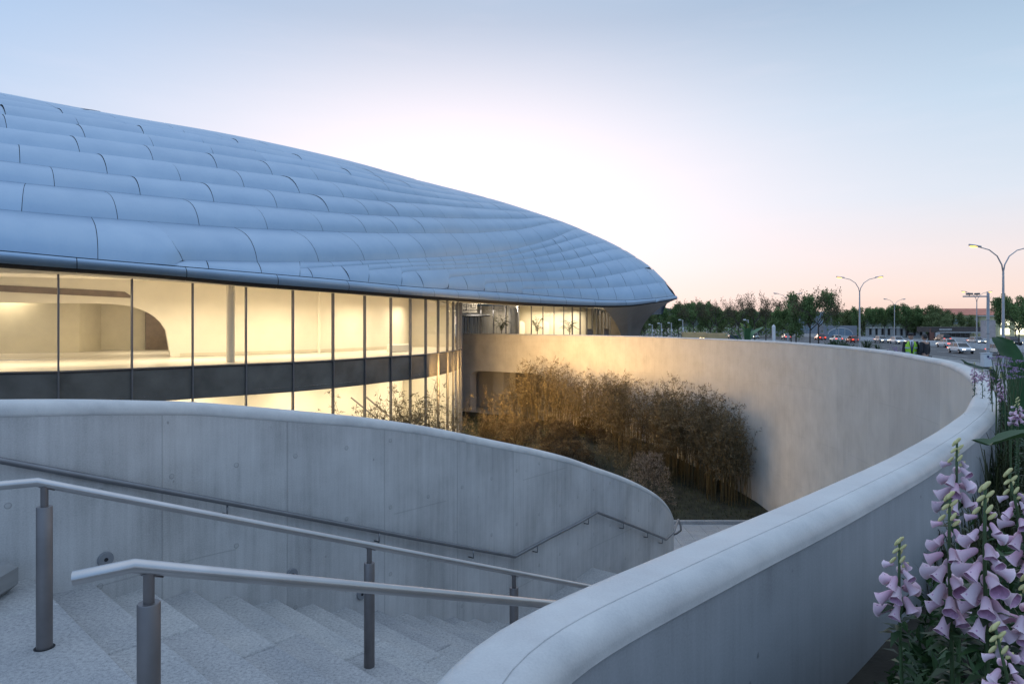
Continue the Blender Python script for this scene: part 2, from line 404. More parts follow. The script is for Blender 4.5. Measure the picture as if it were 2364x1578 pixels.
M['plant_leaf'] = leafmat('garden_leaf', (.012, .03, .012), (.05, .10, .035), .4)
M['broad_leaf'] = leafmat('broad_leaf', (.03, .08, .035), (.09, .20, .09), .3, .2)
M['palm_leaf'] = leafmat('palm_leaf', (.02, .03, .008), (.09, .10, .02), .4)
M['stem'] = vary(mat('flower_stem', (.05, .09, .03), .6), 8, .3)
M['bud'] = vary(mat('pale_bud', (.55, .50, .22), .5), 30, .2)
fx = leafmat('foxglove_petal', (.68, .36, .50), (.93, .73, .81), .45, .35); M['petal'] = fx
M['petal_in'] = vary(mat('petal_throat', (.55, .30, .45), .5), 60, .4)
M['lilac'] = leafmat('lilac_flower', (.22, .14, .26), (.45, .33, .5), .6)

# ------------------------------------------------------------------ layout curves (plan, metres)
UW = [(-.62, -1.2), (-.52, 0), (-.36, 1.0), (-.285, 1.80), (-.205, 2.03), (-.115, 2.19), (.02, 2.36), (.245, 2.585), (.54, 2.87), (.97, 3.285), (1.40, 3.69),
      (2.61, 4.90), (3.14, 5.47), (3.76, 6.15), (4.44, 6.94), (5.14, 7.78), (5.86, 8.76), (6.83, 10.08), (7.68, 11.35), (8.73, 13.1), (9.84, 15.1), (11.0, 17.5),
      (11.83, 20.0), (12.68, 22.6), (13.35, 25.6), (13.85, 29.0), (14.0, 33.0), (13.85, 37.2), (12.75, 41.6), (11.0, 46.2), (9.2, 50.8), (5.2, 55.6), (.5, 60.2), (-4.0, 63.2), (-8.5, 65.2)]
UW_S = curve(UW, .12)
for _ in range(6): UW_S = [UW_S[0]] + [(a + b_ * 2 + c) / 4 for a, b_, c in zip(UW_S[:-2], UW_S[1:-1], UW_S[2:])] + [UW_S[-1]]
WTOP = EYE - .97
COURT = EYE - 10.3
def uw_x(d): return interp([(p[1], p[0]) for p in UW_S], d)
U_, V_ = Vector((.682, .731)), Vector((.731, -.682))
def SV(s, v, z=0.0): return Vector((U_.x * s + V_.x * v, U_.y * s + V_.y * v, z))
# stair wall: x, y, top height below the eye
SW = [(-9.0, 2.2, .53), (-6.4, 3.5, .54), (-4.9, 4.38, .56), (-3.95, 5.0, .585), (-3.38, 5.58, .64), (-2.95, 6.28, .735), (-2.65, 6.62, .81), (-2.05, 7.25, .96), (-1.49, 7.9, 1.12), (-.94, 8.6, 1.325),
      (-.35, 9.36, 1.58), (.38, 10.42, 1.92), (.95, 11.25, 2.21), (1.45, 12.05, 2.52), (2.35, 13.3, 3.06), (3.15, 14.6, 3.68), (3.75, 16.1, 4.4), (4.2, 17.8, 5.2), (4.3, 19.6, 6.0), (4.0, 21.3, 6.8), (3.1, 23.0, 7.6)]
FAC = [(-32.0, 20.6), (-28.6, 22.6), (-26.4, 23.75), (-24.3, 24.8), (-22.2, 25.7), (-20.2, 26.55), (-18.08, 27.2), (-16.1, 28.9), (-14.3, 30.55), (-12.52, 32.1), (-10.8, 33.6), (-9.3, 35.4), (-8.1, 37.45), (-7.02, 39.45), (-6.1, 40.8), (-5.37, 42.3),
       (-4.79, 44.1), (-4.38, 46.1), (-4.13, 47.7), (-3.95, 49.2), (-3.86, 50.6), (-3.9, 52.2), (-4.1, 54.0), (-4.5, 56.0), (-5.2, 58.5), (-6.2, 61.2), (-7.4, 63.8)]
EAVE_D = [(-900, 20.2), (-600, 21.6), (-300, 23.1), (0, 24.9), (135, 25.8), (302, 27.3), (445, 28.9), (567, 30.4), (677, 31.9), (768, 33.6), (842, 35.4), (902, 37.3), (946, 38.9), (1010, 42.2), (1066, 46.4), (1130, 51.5), (1196, 56.8), (1270, 61.2), (1351, 64.6), (1430, 67.0), (1500, 69.0), (1561, 71.5)]
Y_SEAM = [(-900, 505), (0, 577.7), (189, 595), (420, 614.6), (689, 637), (800, 646.8), (962, 662), (1161, 674.6), (1330, 688), (1400, 692.3), (1440, 692.8), (1489, 690), (1525, 686.5), (1561, 682)]
Y_BOT = [(-900, 532), (0, 617), (324, 638.5), (568, 660), (800, 677), (951, 688), (1062, 695.5), (1196, 704), (1300, 707.8), (1390, 709.3), (1440, 708.3), (1506, 700), (1540, 694.3), (1561, 690.5)]
Y_OUT = [(-900, 60), (-500, 125), (0, 213.7), (172, 247), (296, 269.5), (516, 307.4), (800, 369.4), (972, 417), (1144, 461.5), (1247, 494), (1310, 516), (1366, 540), (1406, 558), (1440, 576), (1475, 597), (1509, 622), (1544, 658), (1556, 672), (1561, 682)]
OUT_D = [(-900, 34), (-500, 39), (0, 46.5), (300, 51.5), (600, 57.5), (800, 61.5), (1000, 66.5), (1150, 70.5), (1250, 73), (1366, 75), (1440, 75.4), (1509, 74.6), (1544, 73.2), (1561, 71.55)]
def eave_d(x): return smooth_interp(EAVE_D, x)
def ys(x): return smooth_interp(Y_SEAM, x)
def yb(x): return smooth_interp(Y_BOT, x)
def yo(x): return min(smooth_interp(Y_OUT, x), ys(x))
def out_d(x): return smooth_interp(OUT_D, x)

#==PART2==
# ================================================================== SETTING: ground, road, court
STREET = -2.4          # the avenue lies lower than the plaza
def gl(x, d):
    m_ = max((x - 11) / 30, (d - 90) / 40); m_ = max(0, min(1, m_)); return STREET * m_ * m_ * (3 - 2 * m_)
gm = MB()
ds = [-60, -30, -12, -6] + [-1.2 + .8 * k for k in range(0, 84)]
rows = []
for d in ds:
    x0 = (uw_x(d) if d > -1.2 else -.62) + .26
    xs = [x0] + [x0 + (44 - x0) * k / 14 for k in range(1, 15)] + [60, 900]
    rows.append([(x, d, gl(x, d)) for x in xs][::-1])
gm.grid(rows)
dl = ds[-1]; rows = []
for d in [dl + 2.5 * k for k in range(28)] + [150, 300, 1500]:
    rows.append([(x, d, gl(x, d) - .002) for x in [-900, -60, -20, 0, 6, 9, 12, 15, 18, 21, 24, 27, 30, 33, 36, 39, 42, 60, 900]][::-1])
gm.grid(rows)
gm.quad((-900, -60, -.01), (-9, -60, -.01), (-9, 2, -.01), (-900, 20, -.01))
gnd = tag(mk('ground', gm, M['plaza'], smooth=True), kind='structure')
BR = .15
def road_x(off, d): return off + BR * (d - 78)
RZ = STREET + .006
def strip(name, x0, x1, d0, d1, z, m_):
    mb = MB(); n = 24; rr = []
    for k in range(n + 1):
        d = d0 + (d1 - d0) * k / n; rr.append([(road_x(x1, d), d, z), (road_x(x0, d), d, z)])
    mb.grid(rr); return tag(mk(name, mb, m_), kind='structure')
strip('road', 52.6, 92, -20, 560, RZ, M['asphalt'])
mk_ = MB()
for off in (53.2, 71.6, 73.6, 91.3):
    for k in range(90):
        d = -20 + k * 6.0
        mk_.quad((road_x(off, d), d, RZ + .006), (road_x(off + .16, d), d, RZ + .006), (road_x(off + .16, d + 6), d + 6, RZ + .006), (road_x(off, d + 6), d + 6, RZ + .006))
for off in (57.2, 60.8, 64.4, 68, 77, 80.6, 84.2, 87.8):
    for k in range(48):
        d = -20 + k * 12.0
        mk_.quad((road_x(off, d), d, RZ + .006), (road_x(off + .16, d), d, RZ + .006), (road_x(off + .16, d + 4), d + 4, RZ + .006), (road_x(off, d + 4), d + 4, RZ + .006))
tag(mk('road_markings', mk_, M['mark']), kind='structure')
kb = MB()
for off in (52.3, 92.0):
    for k in range(90):
        d = -20 + k * 6.0; e = d + 5.98; z0, z1 = STREET - .05, STREET + .15
        a0, a1, b0, b1 = road_x(off, d), road_x(off + .3, d), road_x(off, e), road_x(off + .3, e)
        kb.add([(a0, d, z0), (a1, d, z0), (b1, e, z0), (b0, e, z0), (a0, d, z1), (a1, d, z1), (b1, e, z1), (b0, e, z1)], [(4, 5, 6, 7), (0, 1, 5, 4), (1, 2, 6, 5), (2, 3, 7, 6), (3, 0, 4, 7)])
tag(mk('kerb', kb, vary(mat('kerb_stone', (.36, .35, .33), .8), 2, .15)), kind='structure')
# planting bed outside the parapet, gently mounded
pb = MB(); rows = []
for k in range(0, 40):
    d = -1.2 + k * .42; x0 = uw_x(d) + .28
    rows.append([(x0 + q_ * (3.4 if d < 9 else 2.2) / 8, d, .03 + .10 * math.sin(math.pi * q_ / 8) + .05 * mnoise.noise(Vector((x0 + q_, d, 0)))) for q_ in range(9)][::-1])
pb.grid(rows); tag(mk('planting_bed', pb, M['soil'], smooth=True), kind='structure')
# sunken garden: slopes down from the building to the paved court
def gz(x, d):
    t = max(0, min(1, (d - 36) / 26.0)); base = COURT + (1 - (1 - t) ** 1.5) * 2.05
    m1 = .9 * math.exp(-(((x - 4) / 5.5) ** 2 + ((d - 47) / 5.5) ** 2))
    return base + (m1 if d > 36 else 0) + .10 * mnoise.noise(Vector((x * .7, d * .7, 1)))
sgm = MB(); rows = []
for k in range(0, 31):
    d = 35.2 + k
    x0, x1 = -12 if d < 58 else -14, uw_x(min(d, 65)) + .1
    rows.append([(x0 + (x1 - x0) * j / 30, d, gz(x0 + (x1 - x0) * j / 30, d)) for j in range(31)][::-1])
sgm.grid(rows)
sgm.add([(-36, 16, EYE - 8.2), (-5, 16, EYE - 8.2), (-5, 36.5, EYE - 8.25), (-36, 36.5, EYE - 8.2)], [(0, 1, 2, 3)])
tag(mk('garden_soil', sgm, M['ground_cover'], smooth=True), kind='structure')
ct = MB()
for i in range(30):
    for j in range(44):
        x, d = -10 + i * .85, 4 + j * .71
        if x > 15 or d > 34.9: continue
        ct.box((x + .42, d + .35, COURT - .05), (.838, .698, .1), bev=.006)
tag(mk('court_paving', ct, M['granite']), kind='structure')
cu = MB(); cu.add([(-12, 4, COURT - .03), (16, 4, COURT - .03), (16, 36, COURT - .03), (-12, 36, COURT - .03)], [(0, 1, 2, 3)])
tag(mk('court_base', cu, M['soil']), kind='structure')
kk = MB()
for i in range(28): kk.box((-11.5 + i * .95, 35.05, COURT + .07), (.94, .22, .2), bev=.01)
tag(mk('garden_kerb', kk, M['granite']), kind='structure')

# ================================================================== curved parapet wall
def sweep(path2, tops, prof, bots=None, sgn=1):
    """profile = [(offset outward, drop below top)], last/first drop None = down to bots"""
    ns = normals2(path2); rows = []; uvs = []; u = 0
    for i, p in enumerate(path2):
        if i: u += (Vector(p[:2]) - Vector(path2[i - 1][:2])).length
        r_, t_ = [], []; L = 0; prev = None
        for n_, dz_ in prof:
            z = tops[i] - dz_ if dz_ is not None else bots[i]
            pt = (p[0] + ns[i].x * n_ * sgn, p[1] + ns[i].y * n_ * sgn, z); r_.append(pt); t_.append((u, tops[i] - (dz_ or (tops[i] - z)) if dz_ is None else -dz_ if False else z + n_))
        rows.append(r_); uvs.append(t_)
    return rows, uvs
def arc(cn, cd, r, a0, a1, n): return [(cn + r * math.cos(R(a0 + (a1 - a0) * k / n)), cd - r * math.sin(R(a0 + (a1 - a0) * k / n))) for k in range(n + 1)]
uw = thing('curved_wall', 'long pale concrete parapet wall with rounded coping sweeping round the sunken garden to the foreground', 'wall', (0, 0, 0))
tops = [WTOP] * len(UW_S); bots = [COURT - .6] * len(UW_S)
OP0, OP1, OPZ, OPR = 1084, 1262, -2.45, .75      # garden-level opening near the building
def open_z(p):
    px = CX + p[0] / p[1] * F
    if p[1] < 52 or px < OP0 or px > OP1: return None
    e = min((px - OP0), (OP1 - px)) / F * p[1]
    return OPZ if e > OPR else OPZ - OPR + math.sqrt(max(OPR ** 2 - (OPR - e) ** 2, 0))
fine = []
for a_, b__ in zip(UW_S[:-1], UW_S[1:]):
    near = a_[1] > 56
    for k in range(2 if near else 1): fine.append(a_ + (b__ - a_) * (k / 4))
fine.append(UW_S[-1]); UW_S = fine; tops = [WTOP] * len(UW_S)
BOTW = [(COURT - .6 if open_z(p) is None else open_z(p)) for p in UW_S]
rin, rout = .10, .09
inner = [(.012, None), (.012, rin + .025)]
cop = [(.012, rin + .025), (0, rin + .015), (0, rin)] + arc(rin, rin, rin, 180, 90, 7)[1:] + [(.217, .0), (.219, .004), (.222, .004), (.224, .0)] + arc(.226, rout, rout, 90, 0, 9)[1:] + [(.318, rout + .008), (.309, rout + .014)]
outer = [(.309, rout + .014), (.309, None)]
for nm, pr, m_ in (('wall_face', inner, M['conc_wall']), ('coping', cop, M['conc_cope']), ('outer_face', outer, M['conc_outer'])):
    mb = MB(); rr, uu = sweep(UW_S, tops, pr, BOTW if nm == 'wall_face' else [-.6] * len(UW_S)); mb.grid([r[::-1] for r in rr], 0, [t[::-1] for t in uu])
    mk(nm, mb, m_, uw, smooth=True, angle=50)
oi = [k for k, p in enumerate(UW_S) if open_z(p) is not None]; nrm = normals2(UW_S); rv_ = MB(); rows = []
for k in [oi[-1]] + oi[::-1] + [oi[0]]:
    p = UW_S[k]; z = BOTW[k] if rows else -7.2
    if len(rows) == len(oi) + 1: z = -7.2
    rows.append([(p[0] + nrm[k].x * w_, p[1] + nrm[k].y * w_, z) for w_ in (.012, 1.0)])
rv_.grid(rows); mk('opening_reveal', rv_, M['conc_wall'], uw, smooth=True, angle=40)
pa_, pb2 = UW_S[oi[-1]], UW_S[oi[0]]; nn = nrm[oi[len(oi) // 2]]
def nich(f_, w_, z): return (pa_[0] + (pb2[0] - pa_[0]) * f_ + nn.x * w_, pa_[1] + (pb2[1] - pa_[1]) * f_ + nn.y * w_, z)
nb_ = MB(); nb_.add([nich(-.3, 4.2, -7.2), nich(1.3, 4.2, -7.2), nich(1.3, 4.2, -2), nich(-.3, 4.2, -2)], [(0, 1, 2, 3)]); nb_.add([nich(-.3, .9, -2.05), nich(1.3, .9, -2.05), nich(1.3, 4.2, -2.05), nich(-.3, 4.2, -2.05)], [(0, 1, 2, 3)]); nb_.add([nich(-.3, 0, -6.3), nich(1.3, 0, -6.3), nich(1.3, 4.2, -6.3), nich(-.3, 4.2, -6.3)], [(0, 1, 2, 3)]); nb_.add([nich(-.3, .9, -7), nich(-.3, 4.2, -7), nich(-.3, 4.2, -2), nich(-.3, .9, -2)], [(0, 1, 2, 3)]); mk('alcove', nb_, M['conc_wall'], uw)
nb_ = MB(); nb_.add([nich(.02, 3.2, -6.28), nich(.17, 3.2, -6.28), nich(.17, 3.2, -2.05), nich(.02, 3.2, -2.05)], [(0, 1, 2, 3)]); nb_.add([nich(.17, 3.2, -6.28), nich(.17, 4.2, -6.28), nich(.17, 4.2, -2.05), nich(.17, 3.2, -2.05)], [(0, 1, 2, 3)]); mk('alcove_pier', nb_, M['conc_wall'], uw)
nb_ = MB(); nb_.add([nich(.26, 4.1, -4.6), nich(.40, 4.1, -4.85), nich(.62, 4.1, -4.95), nich(.62, 4.1, -2.1), nich(.26, 4.1, -2.1)], [(0, 1, 2, 3, 4)]); wd_ = mk('alcove_window', nb_, M['spandrel'] if 'spandrel' in M else M['black'], uw)
lv = MB()
for k in range(18): z = -4.6 + .13 * k; a, b_ = Vector(nich(.47, 4.02, z)), Vector(nich(.61, 4.02, z)); lv.tube([a, b_], .022, 4)
mk('louvre', lv, M['conc_wall'], wd_)
endm = MB(); e0 = sweep(UW_S[:2], tops[:2], inner + cop + outer, [-.6] * 2)[0][0]; endm.add(e0, [list(range(len(e0)))]); mk('end_face', endm, M['conc_wall'], uw)

# ================================================================== stair
st = thing('outdoor_stair', 'wide grey granite stair dropping from the landing between two concrete walls', 'stairs', (0, 0, 0))
rnd = random.Random(3)
def slabs(mb, s0, s1, ztop, v0, v1, lens, off, th=.19):
    v = v0 + off; first = True
    edges = [v0]
    while v < v1: edges.append(v); v += lens
    edges.append(v1)
    for a_, b_ in zip(edges[:-1], edges[1:]):
        if b_ - a_ < .02: continue
        c = SV((s0 + s1) / 2, (a_ + b_) / 2, ztop - th / 2 + rnd.uniform(-.002, .002)); o = len(mb.v)
        mb.box(c, (s1 - s0 - .006, b_ - a_ - .012, th), rz=math.atan2(U_.y, U_.x), bev=.011)
        t_ = rnd.random()
        for k in range(o, len(mb.v)): mb.uv[k] = (t_, 0)
TR, RS = .42, .167
S0 = 1.33
fl = MB()
slabs(fl, S0 - 1.4, S0, 0, -8.5, -1.22, 1.9, 1.05, .19); slabs(fl, S0 - 2.8, S0 - 1.4, 0, -8.5, -1.0, 1.9, .4); slabs(fl, S0 - 4.2, S0 - 2.8, 0, -8.5, -.7, 1.9, 1.3)
slabs(fl, S0 - 5.6, S0 - 4.2, 0, -8.5, -.4, 1.9, 1.3)
mk('top_landing', fl, M['granite'], st)
for k in range(1, 15):
    mb = MB(); slabs(mb, S0 + TR * (k - 1) - .015, S0 + TR * k, -k * RS + .0, -7.4, -1.25, 1.55, .62 + .36 * (k % 2), .21)
    mk('step', mb, M['granite'], st)
l1 = S0 + TR * 14; zl = -14 * RS
mb = MB()
for k in range(3): slabs(mb, l1 + .85 * k - (.015 if k == 0 else 0), l1 + .85 * (k + 1), zl - RS * 0 - .002, -7.9, -1.25, 1.2, .5 + .4 * (k % 2), .21)
mk('half_landing', mb, M['granite'], st)
s2 = l1 + 2.55
for k in range(1, 9):
    mb = MB(); slabs(mb, s2 + .4 * (k - 1) - .015, s2 + .4 * k, zl - k * RS, -8.2, -1.25, 1.55, .5, .21); mk('step', mb, M['granite'], st)
z2 = zl - 8 * RS; s3 = s2 + 3.2
mb = MB(); slabs(mb, s3 - .015, s3 + 1.7, z2 - .002, -8.2, -1.3, 1.2, .5, .21); mk('lower_landing', mb, M['granite'], st)
for k in range(1, 13):
    mb = MB(); slabs(mb, s3 + 1.7 + .36 * (k - 1), s3 + 1.7 + .36 * k + .01, z2 - k * RS, -8.6, -2.2, 1.55, .5, .21); mk('step', mb, M['granite'], st)

# stair wall
SW_S = curve(SW, .2); pth = [(p[0], p[1]) for p in SW_S]; tps = [EYE - p[2] for p in SW_S]
sw = thing('stair_wall', 'curved grey concrete wall with tie holes descending beside the granite stair', 'wall', (0, 0, 0))
TH = .34
for nm, pr, m_ in (('wall_face', [(0, None), (0, .115)], M['conc_stair']),
                   ('coping', [(0, .115), (-.006, .108)] + [(-.006 + .09 - .09 * math.cos(R(a_)), .09 - .09 * math.sin(R(a_))) for a_ in (0, 15, 30, 45, 60, 75, 90)] + [(.25, 0)] + [(.25 + .09 * math.sin(R(a_)), .09 - .09 * math.cos(R(a_))) for a_ in (20, 45, 70, 90)] + [(.34, .12)], M['conc_cope']),
                   ('rear_face', [(.34, .12), (.34, None)], M['conc_wall'])):
    mb = MB(); rr, uu = sweep(pth, tps, pr, [COURT - .6] * len(pth), sgn=-1); mb.grid(rr, 0, uu); mk(nm, mb, m_, sw, smooth=True, angle=50)
NSW = normals2(pth)
SWS = [(p[0] * U_.x + p[1] * U_.y, p[0], p[1]) for p in curve([(p[0], p[1]) for p in SW[1:17]], .05)]
def on_wall(s, off=0.0):   # wall point for a stair coordinate s, moved off the face towards the stair
    x = interp([(q_[0], q_[1]) for q_ in SWS], s); y = interp([(q_[0], q_[2]) for q_ in SWS], s)
    best = min(range(len(pth)), key=lambda i: (pth[i][0] - x) ** 2 + (pth[i][1] - y) ** 2)
    return Vector((x + NSW[best].x * off, y + NSW[best].y * off))
# round step lights let into the wall
def wall_disc(px, py, d, lab, r=.062):
    p = P(px, py, d); i = min(range(len(pth)), key=lambda k: (Vector(pth[k]) - Vector((p.x, p.y))).length)
    # slide along the sight line onto the wall
    for _ in range(60):
        i = min(range(len(pth)), key=lambda k: (Vector(pth[k]) - Vector((p.x, p.y))).length)
        dd = (Vector((p.x, p.y)) - Vector(pth[i])).dot(NSW[i])
        if abs(dd) < .004: break
        d += dd * .9; p = P(px, py, d)
    n3 = Vector((NSW[i].x, NSW[i].y, 0)); t = thing('step_light', lab, 'wall light', p, 0, 'round step lights in the stair wall')
    Mx = n3.to_track_quat('Z', 'Y').to_matrix()
    a = MB(); a.lathe((0, 0, 0), [(r, -.01), (r, .012), (r * .93, .018), (r * .55, .018), (.001, .018)], 24, 0, Mx); mk('cover_plate', a, vary(mat('grey_plate', (.24, .25, .27), .5, .3), 20, .1), t, True, angle=40)
    a = MB(); a.lathe(n3 * .0 + Vector((0, 0, 0)), [(.016, .019), (.016, .021), (.001, .021)], 12, 0, Mx); mk('light_slot', a, M['black'], t)
for px, py, d, lab in ((243, 1290, 5.6, 'round wall light above the first stair tread, leftmost in the stair wall'), (674, 1325, 7.0, 'round wall light in the stair wall left of the middle rail post'), (834, 1370, 7.6, 'round wall light half hidden behind the middle rail post')):
    wall_disc(px, py, d, lab)

# low dark block standing in for a blurred dark patch at the left end
lb = thing('standin_block', 'low dark block standing in for a blurred patch at the left edge', 'plinth', (-4.3, 4.62, 0))
mb = MB(); mb.box((-.28, 0, .11), (2.0, .55, .22), rz=R(6), bev=.05); mk('block', mb, vary(mat('dark_concrete', (.24, .245, .25), .6), 1.2, .2, stretch=(1, 1, 8)), lb)

# ================================================================== handrails
def rail_thing(name, label, pts, posts, r=.027):
    t = thing(name, label, 'handrail', (0, 0, 0), 0, 'free standing stair handrails')
    mb = MB(); mb.tube(pts, r, 16); mk('top_rail', mb, M['steel'], t, True, angle=60)
    for b_, top in posts:
        mb = MB(); hgt = top.z - b_.z
        mb.lathe(b_, [(.043, -.02), (.043, hgt - .145), (.040, hgt - .140), (.021, hgt - .140)], 24); o = mk('post', mb, M['post'], t, True, angle=40)
        mb = MB(); mb.lathe(b_, [(.021, hgt - .141), (.021, hgt - .018)], 16); mk('post_spigot', mb, M['post'], o, True)
        mb = MB(); ca = (pts[-1] - pts[-2]).normalized()
        mb.tube([top + ca * -.03 - Vector((0, 0, r + .003)), top + ca * .055 - Vector((0, 0, r + .003))], .012, 8, flat=.35); mk('saddle', mb, M['post'], o, True)
        mb = MB(); mb.lathe(b_, [(.056, -.002), (.056, .003), (.03, .003)], 20); mk('base_ring', mb, M['black'], o)
    return t
H = 1.0
A0 = Vector((-2.845, 4.09, H - .0)); A1 = Vector((-1.16, 5.55, H - .853)); da = A1 - A0
aend = A0 + da * 2.65
lend = A0 + Vector((-1.15, -.62, 0)) * 1.0
rail_thing('stair_handrail', 'farther steel handrail on three dark posts running down the middle of the stair', [lend, A0, A0 + da * .5, A1, A0 + da * 1.7, aend],
           [(Vector((A0.x, A0.y, 0)) + Vector((.03, .02, 0)), A0 + Vector((.03, .02, -.01))), (Vector((A1.x, A1.y, A1.z - 1.0)), A1), (A0 + da * 1.70 - Vector((0, 0, 1.0)), A0 + da * 1.70), (aend - da * .05 - Vector((0, 0, 1.0)), aend - da * .05)])
B0 = Vector((-1.49, 2.68, H)); dirb = Vector((.682, .731, -.36))
pb0 = B0 + dirb * .06
be = B0 + dirb * 6.4
bl_ = P(170, 1334, 2.62)
rail_thing('stair_handrail', 'nearer steel handrail whose bent free end sits on a dark post at the front', [bl_, B0, B0 + dirb * 1.2, B0 + dirb * 2.4, be],
           [(Vector((pb0.x, pb0.y, 0)), pb0), (B0 + dirb * 2.5 - Vector((0, 0, 1)), B0 + dirb * 2.5), (B0 + dirb * 4.6 - Vector((0, 0, 1)), B0 + dirb * 4.6)], .0285)
# wall handrail with brackets
wr = thing('wall_handrail', 'dark steel handrail bracketed to the curved concrete stair wall', 'handrail', (0, 0, 0))
def wp(s, z, off=.085): p = on_wall(s, off); return Vector((p.x, p.y, z))
hr = .93
pts = [wp(-2.2, .97), wp(0, .97), wp(.95, .97)]
for k in range(0, 4):
    s = 1.1 + (l1 - .05 - 1.1) * k / 3; q_ = wp(s, 0); pts.append(Vector((q_.x, q_.y, .945 - .385 * (s - 1.1))))
zr = pts[-1].z
pts += [wp(l1 + .9, zr + .02), wp(l1 + 1.8, zr + .02), wp(s2 - .02, zr + .03)]
for k in range(1, 6): pts.append(wp(s2 + 3.3 * k / 5, zr + .03 - 1.38 * k / 5))
e_ = pts[-1]; pts += [Vector((3.62, 15.3, e_.z)), Vector((3.97, 16.3, e_.z)), Vector((4.2, 17.0, e_.z - .35)), Vector((4.36, 17.6, e_.z - .65)), Vector((4.42, 18.3, e_.z - .95)), Vector((4.40, 19.2, e_.z - 1.3))]
mb = MB(); mb.tube(pts, .025, 12); mk('rail_tube', mb, M['dark_rail'], wr, True, angle=60)
for s, z in ((.2, .97), (S0 + 1.55, .40), (S0 + 3.3, -.26), (S0 + 4.9, -.88), (l1 + .55, zl + .9), (l1 + 2.2, zl + .9), (s2 + 1.0, zl + .5), (s2 + 2.1, zl + .04), (s2 + 3.0, zl - .33)):
    z = interp(sorted([(p.x * U_.x + p.y * U_.y, p.z) for p in pts]), s)
    a = wp(s, z - .02); w_ = wp(s, z - .12, 0.0); c_ = wp(s, z - .12)
    mb = MB(); mb.tube([a, c_ + Vector((0, 0, .02)), c_, w_], .0085, 8); i_ = mk('bracket', mb, M['dark_rail'], wr, True)
#==PART3==
# ================================================================== THE DOMED BUILDING
bd = thing('domed_building', 'huge low dome of overlapping silvery metal panels above a curved glowing glass facade', 'building', (0, 0, 0))
def roof_px(x, y, dn=0.0):
    """point of the roof surface: every vertical section is a convex arc from the eave to the crest"""
    d0, d2 = eave_d(x), max(out_d(x), eave_d(x) + .02); m0, m2 = (HY - ys(x)) / F, (HY - yo(x)) / F; m = (HY - y) / F
    lam = (d0 + .34 * (d2 - d0)) / d2
    A, Cc = d0 * (m0 - m), d2 * (m2 - m); Bq = lam * Cc
    a, b_, c = A - 2 * Bq + Cc, 2 * (Bq - A), A
    if m >= m2: t = 1.0
    elif m <= m0: t = 0.0
    else:
        if abs(a) < 1e-9: t = -c / b_
        else:
            dsc = max(b_ * b_ - 4 * a * c, 0); r1 = (-b_ + math.sqrt(dsc)) / (2 * a); r2_ = (-b_ - math.sqrt(dsc)) / (2 * a)
            t = r1 if -1e-6 <= r1 <= 1 + 1e-6 else r2_
        t = min(max(t, 0), 1)
    d = (1 - t) ** 2 * d0 + 2 * t * (1 - t) * lam * d2 + t * t * d2
    hh = (1 - t) ** 2 * d0 * m0 + 2 * t * (1 - t) * lam * d2 * m2 + t * t * d2 * m2
    return Vector(((x - CX) / F * d, d, EYE + hh))
def rnorm(x, y):
    e = 3.0; ym, yx = yo(x), ys(x); y0 = min(max(y, ym + .6), yx - .6)
    if yx - ym < 3: y0 = (ym + yx) / 2
    a = roof_px(x + e, y0) - roof_px(x - e, y0); b_ = roof_px(x, max(y0 - 1.0, ym)) - roof_px(x, min(y0 + 1.0, yx))
    n = a.cross(b_)
    if n.length < 1e-9: return Vector((0, -.5, .8))
    n.normalize(); return n if n.y < 0 or n.z > .3 else -n
UP = [
 [(-900, 385), (0, 483), (166, 498), (380, 514), (556, 526), (745, 533.5), (860, 537), (972, 538), (1093, 537.6), (1134, 535), (1186, 531), (1230, 523.5), (1262, 516), (1300, 512)],
 [(-900, 300), (0, 417), (229, 440), (418, 459), (571, 473), (697, 484), (805, 493), (882, 497.6), (1006, 502), (1110, 504.6), (1200, 504.6), (1245, 502), (1290, 506)],
 [(-900, 250), (0, 371), (75, 380), (284, 405), (448, 420), (581, 434), (704, 447), (800, 455.5), (865, 462.5), (989, 471), (1037, 475.6), (1117, 481.5), (1179, 486), (1240, 490)],
 [(-900, 205), (0, 330), (133, 346), (314, 367), (463, 385), (589, 401), (704, 413), (800, 424.6), (931, 446), (1041, 460.8), (1110, 467), (1165, 470)],
 [(-900, 165), (0, 297), (181, 319.6), (347, 341), (480, 358), (599, 375), (704, 387.5), (800, 405), (913, 427), (1006, 443.5), (1075, 453), (1120, 457)],
 [(-900, 135), (0, 269), (219, 299.4), (375, 322), (506, 342), (604, 358), (694, 373.4), (800, 392.5), (886, 410), (972, 426.3), (1041, 441)],
 [(-900, 112), (0, 250), (90, 261.7), (249, 287), (392, 308), (503, 327), (599, 345), (679, 358.4), (800, 382), (886, 400), (955, 416)],
 [(-900, 92), (0, 235), (128, 254), (272, 277), (397, 299.4), (500, 316), (596, 333), (745, 364), (880, 394)],
 [(-900, 76), (0, 223), (90, 236), (200, 254.5)],
]
LABOT = [(-900, 640), (250, 640), (400, 616), (419, 601), (599, 603.6), (742, 603.8), (855, 600.4), (951, 596), (1020, 592.5), (1080, 588.5), (1134, 583), (1179, 576), (1223, 566), (1250, 558.5), (1279, 549), (1316, 533), (1337, 525)]
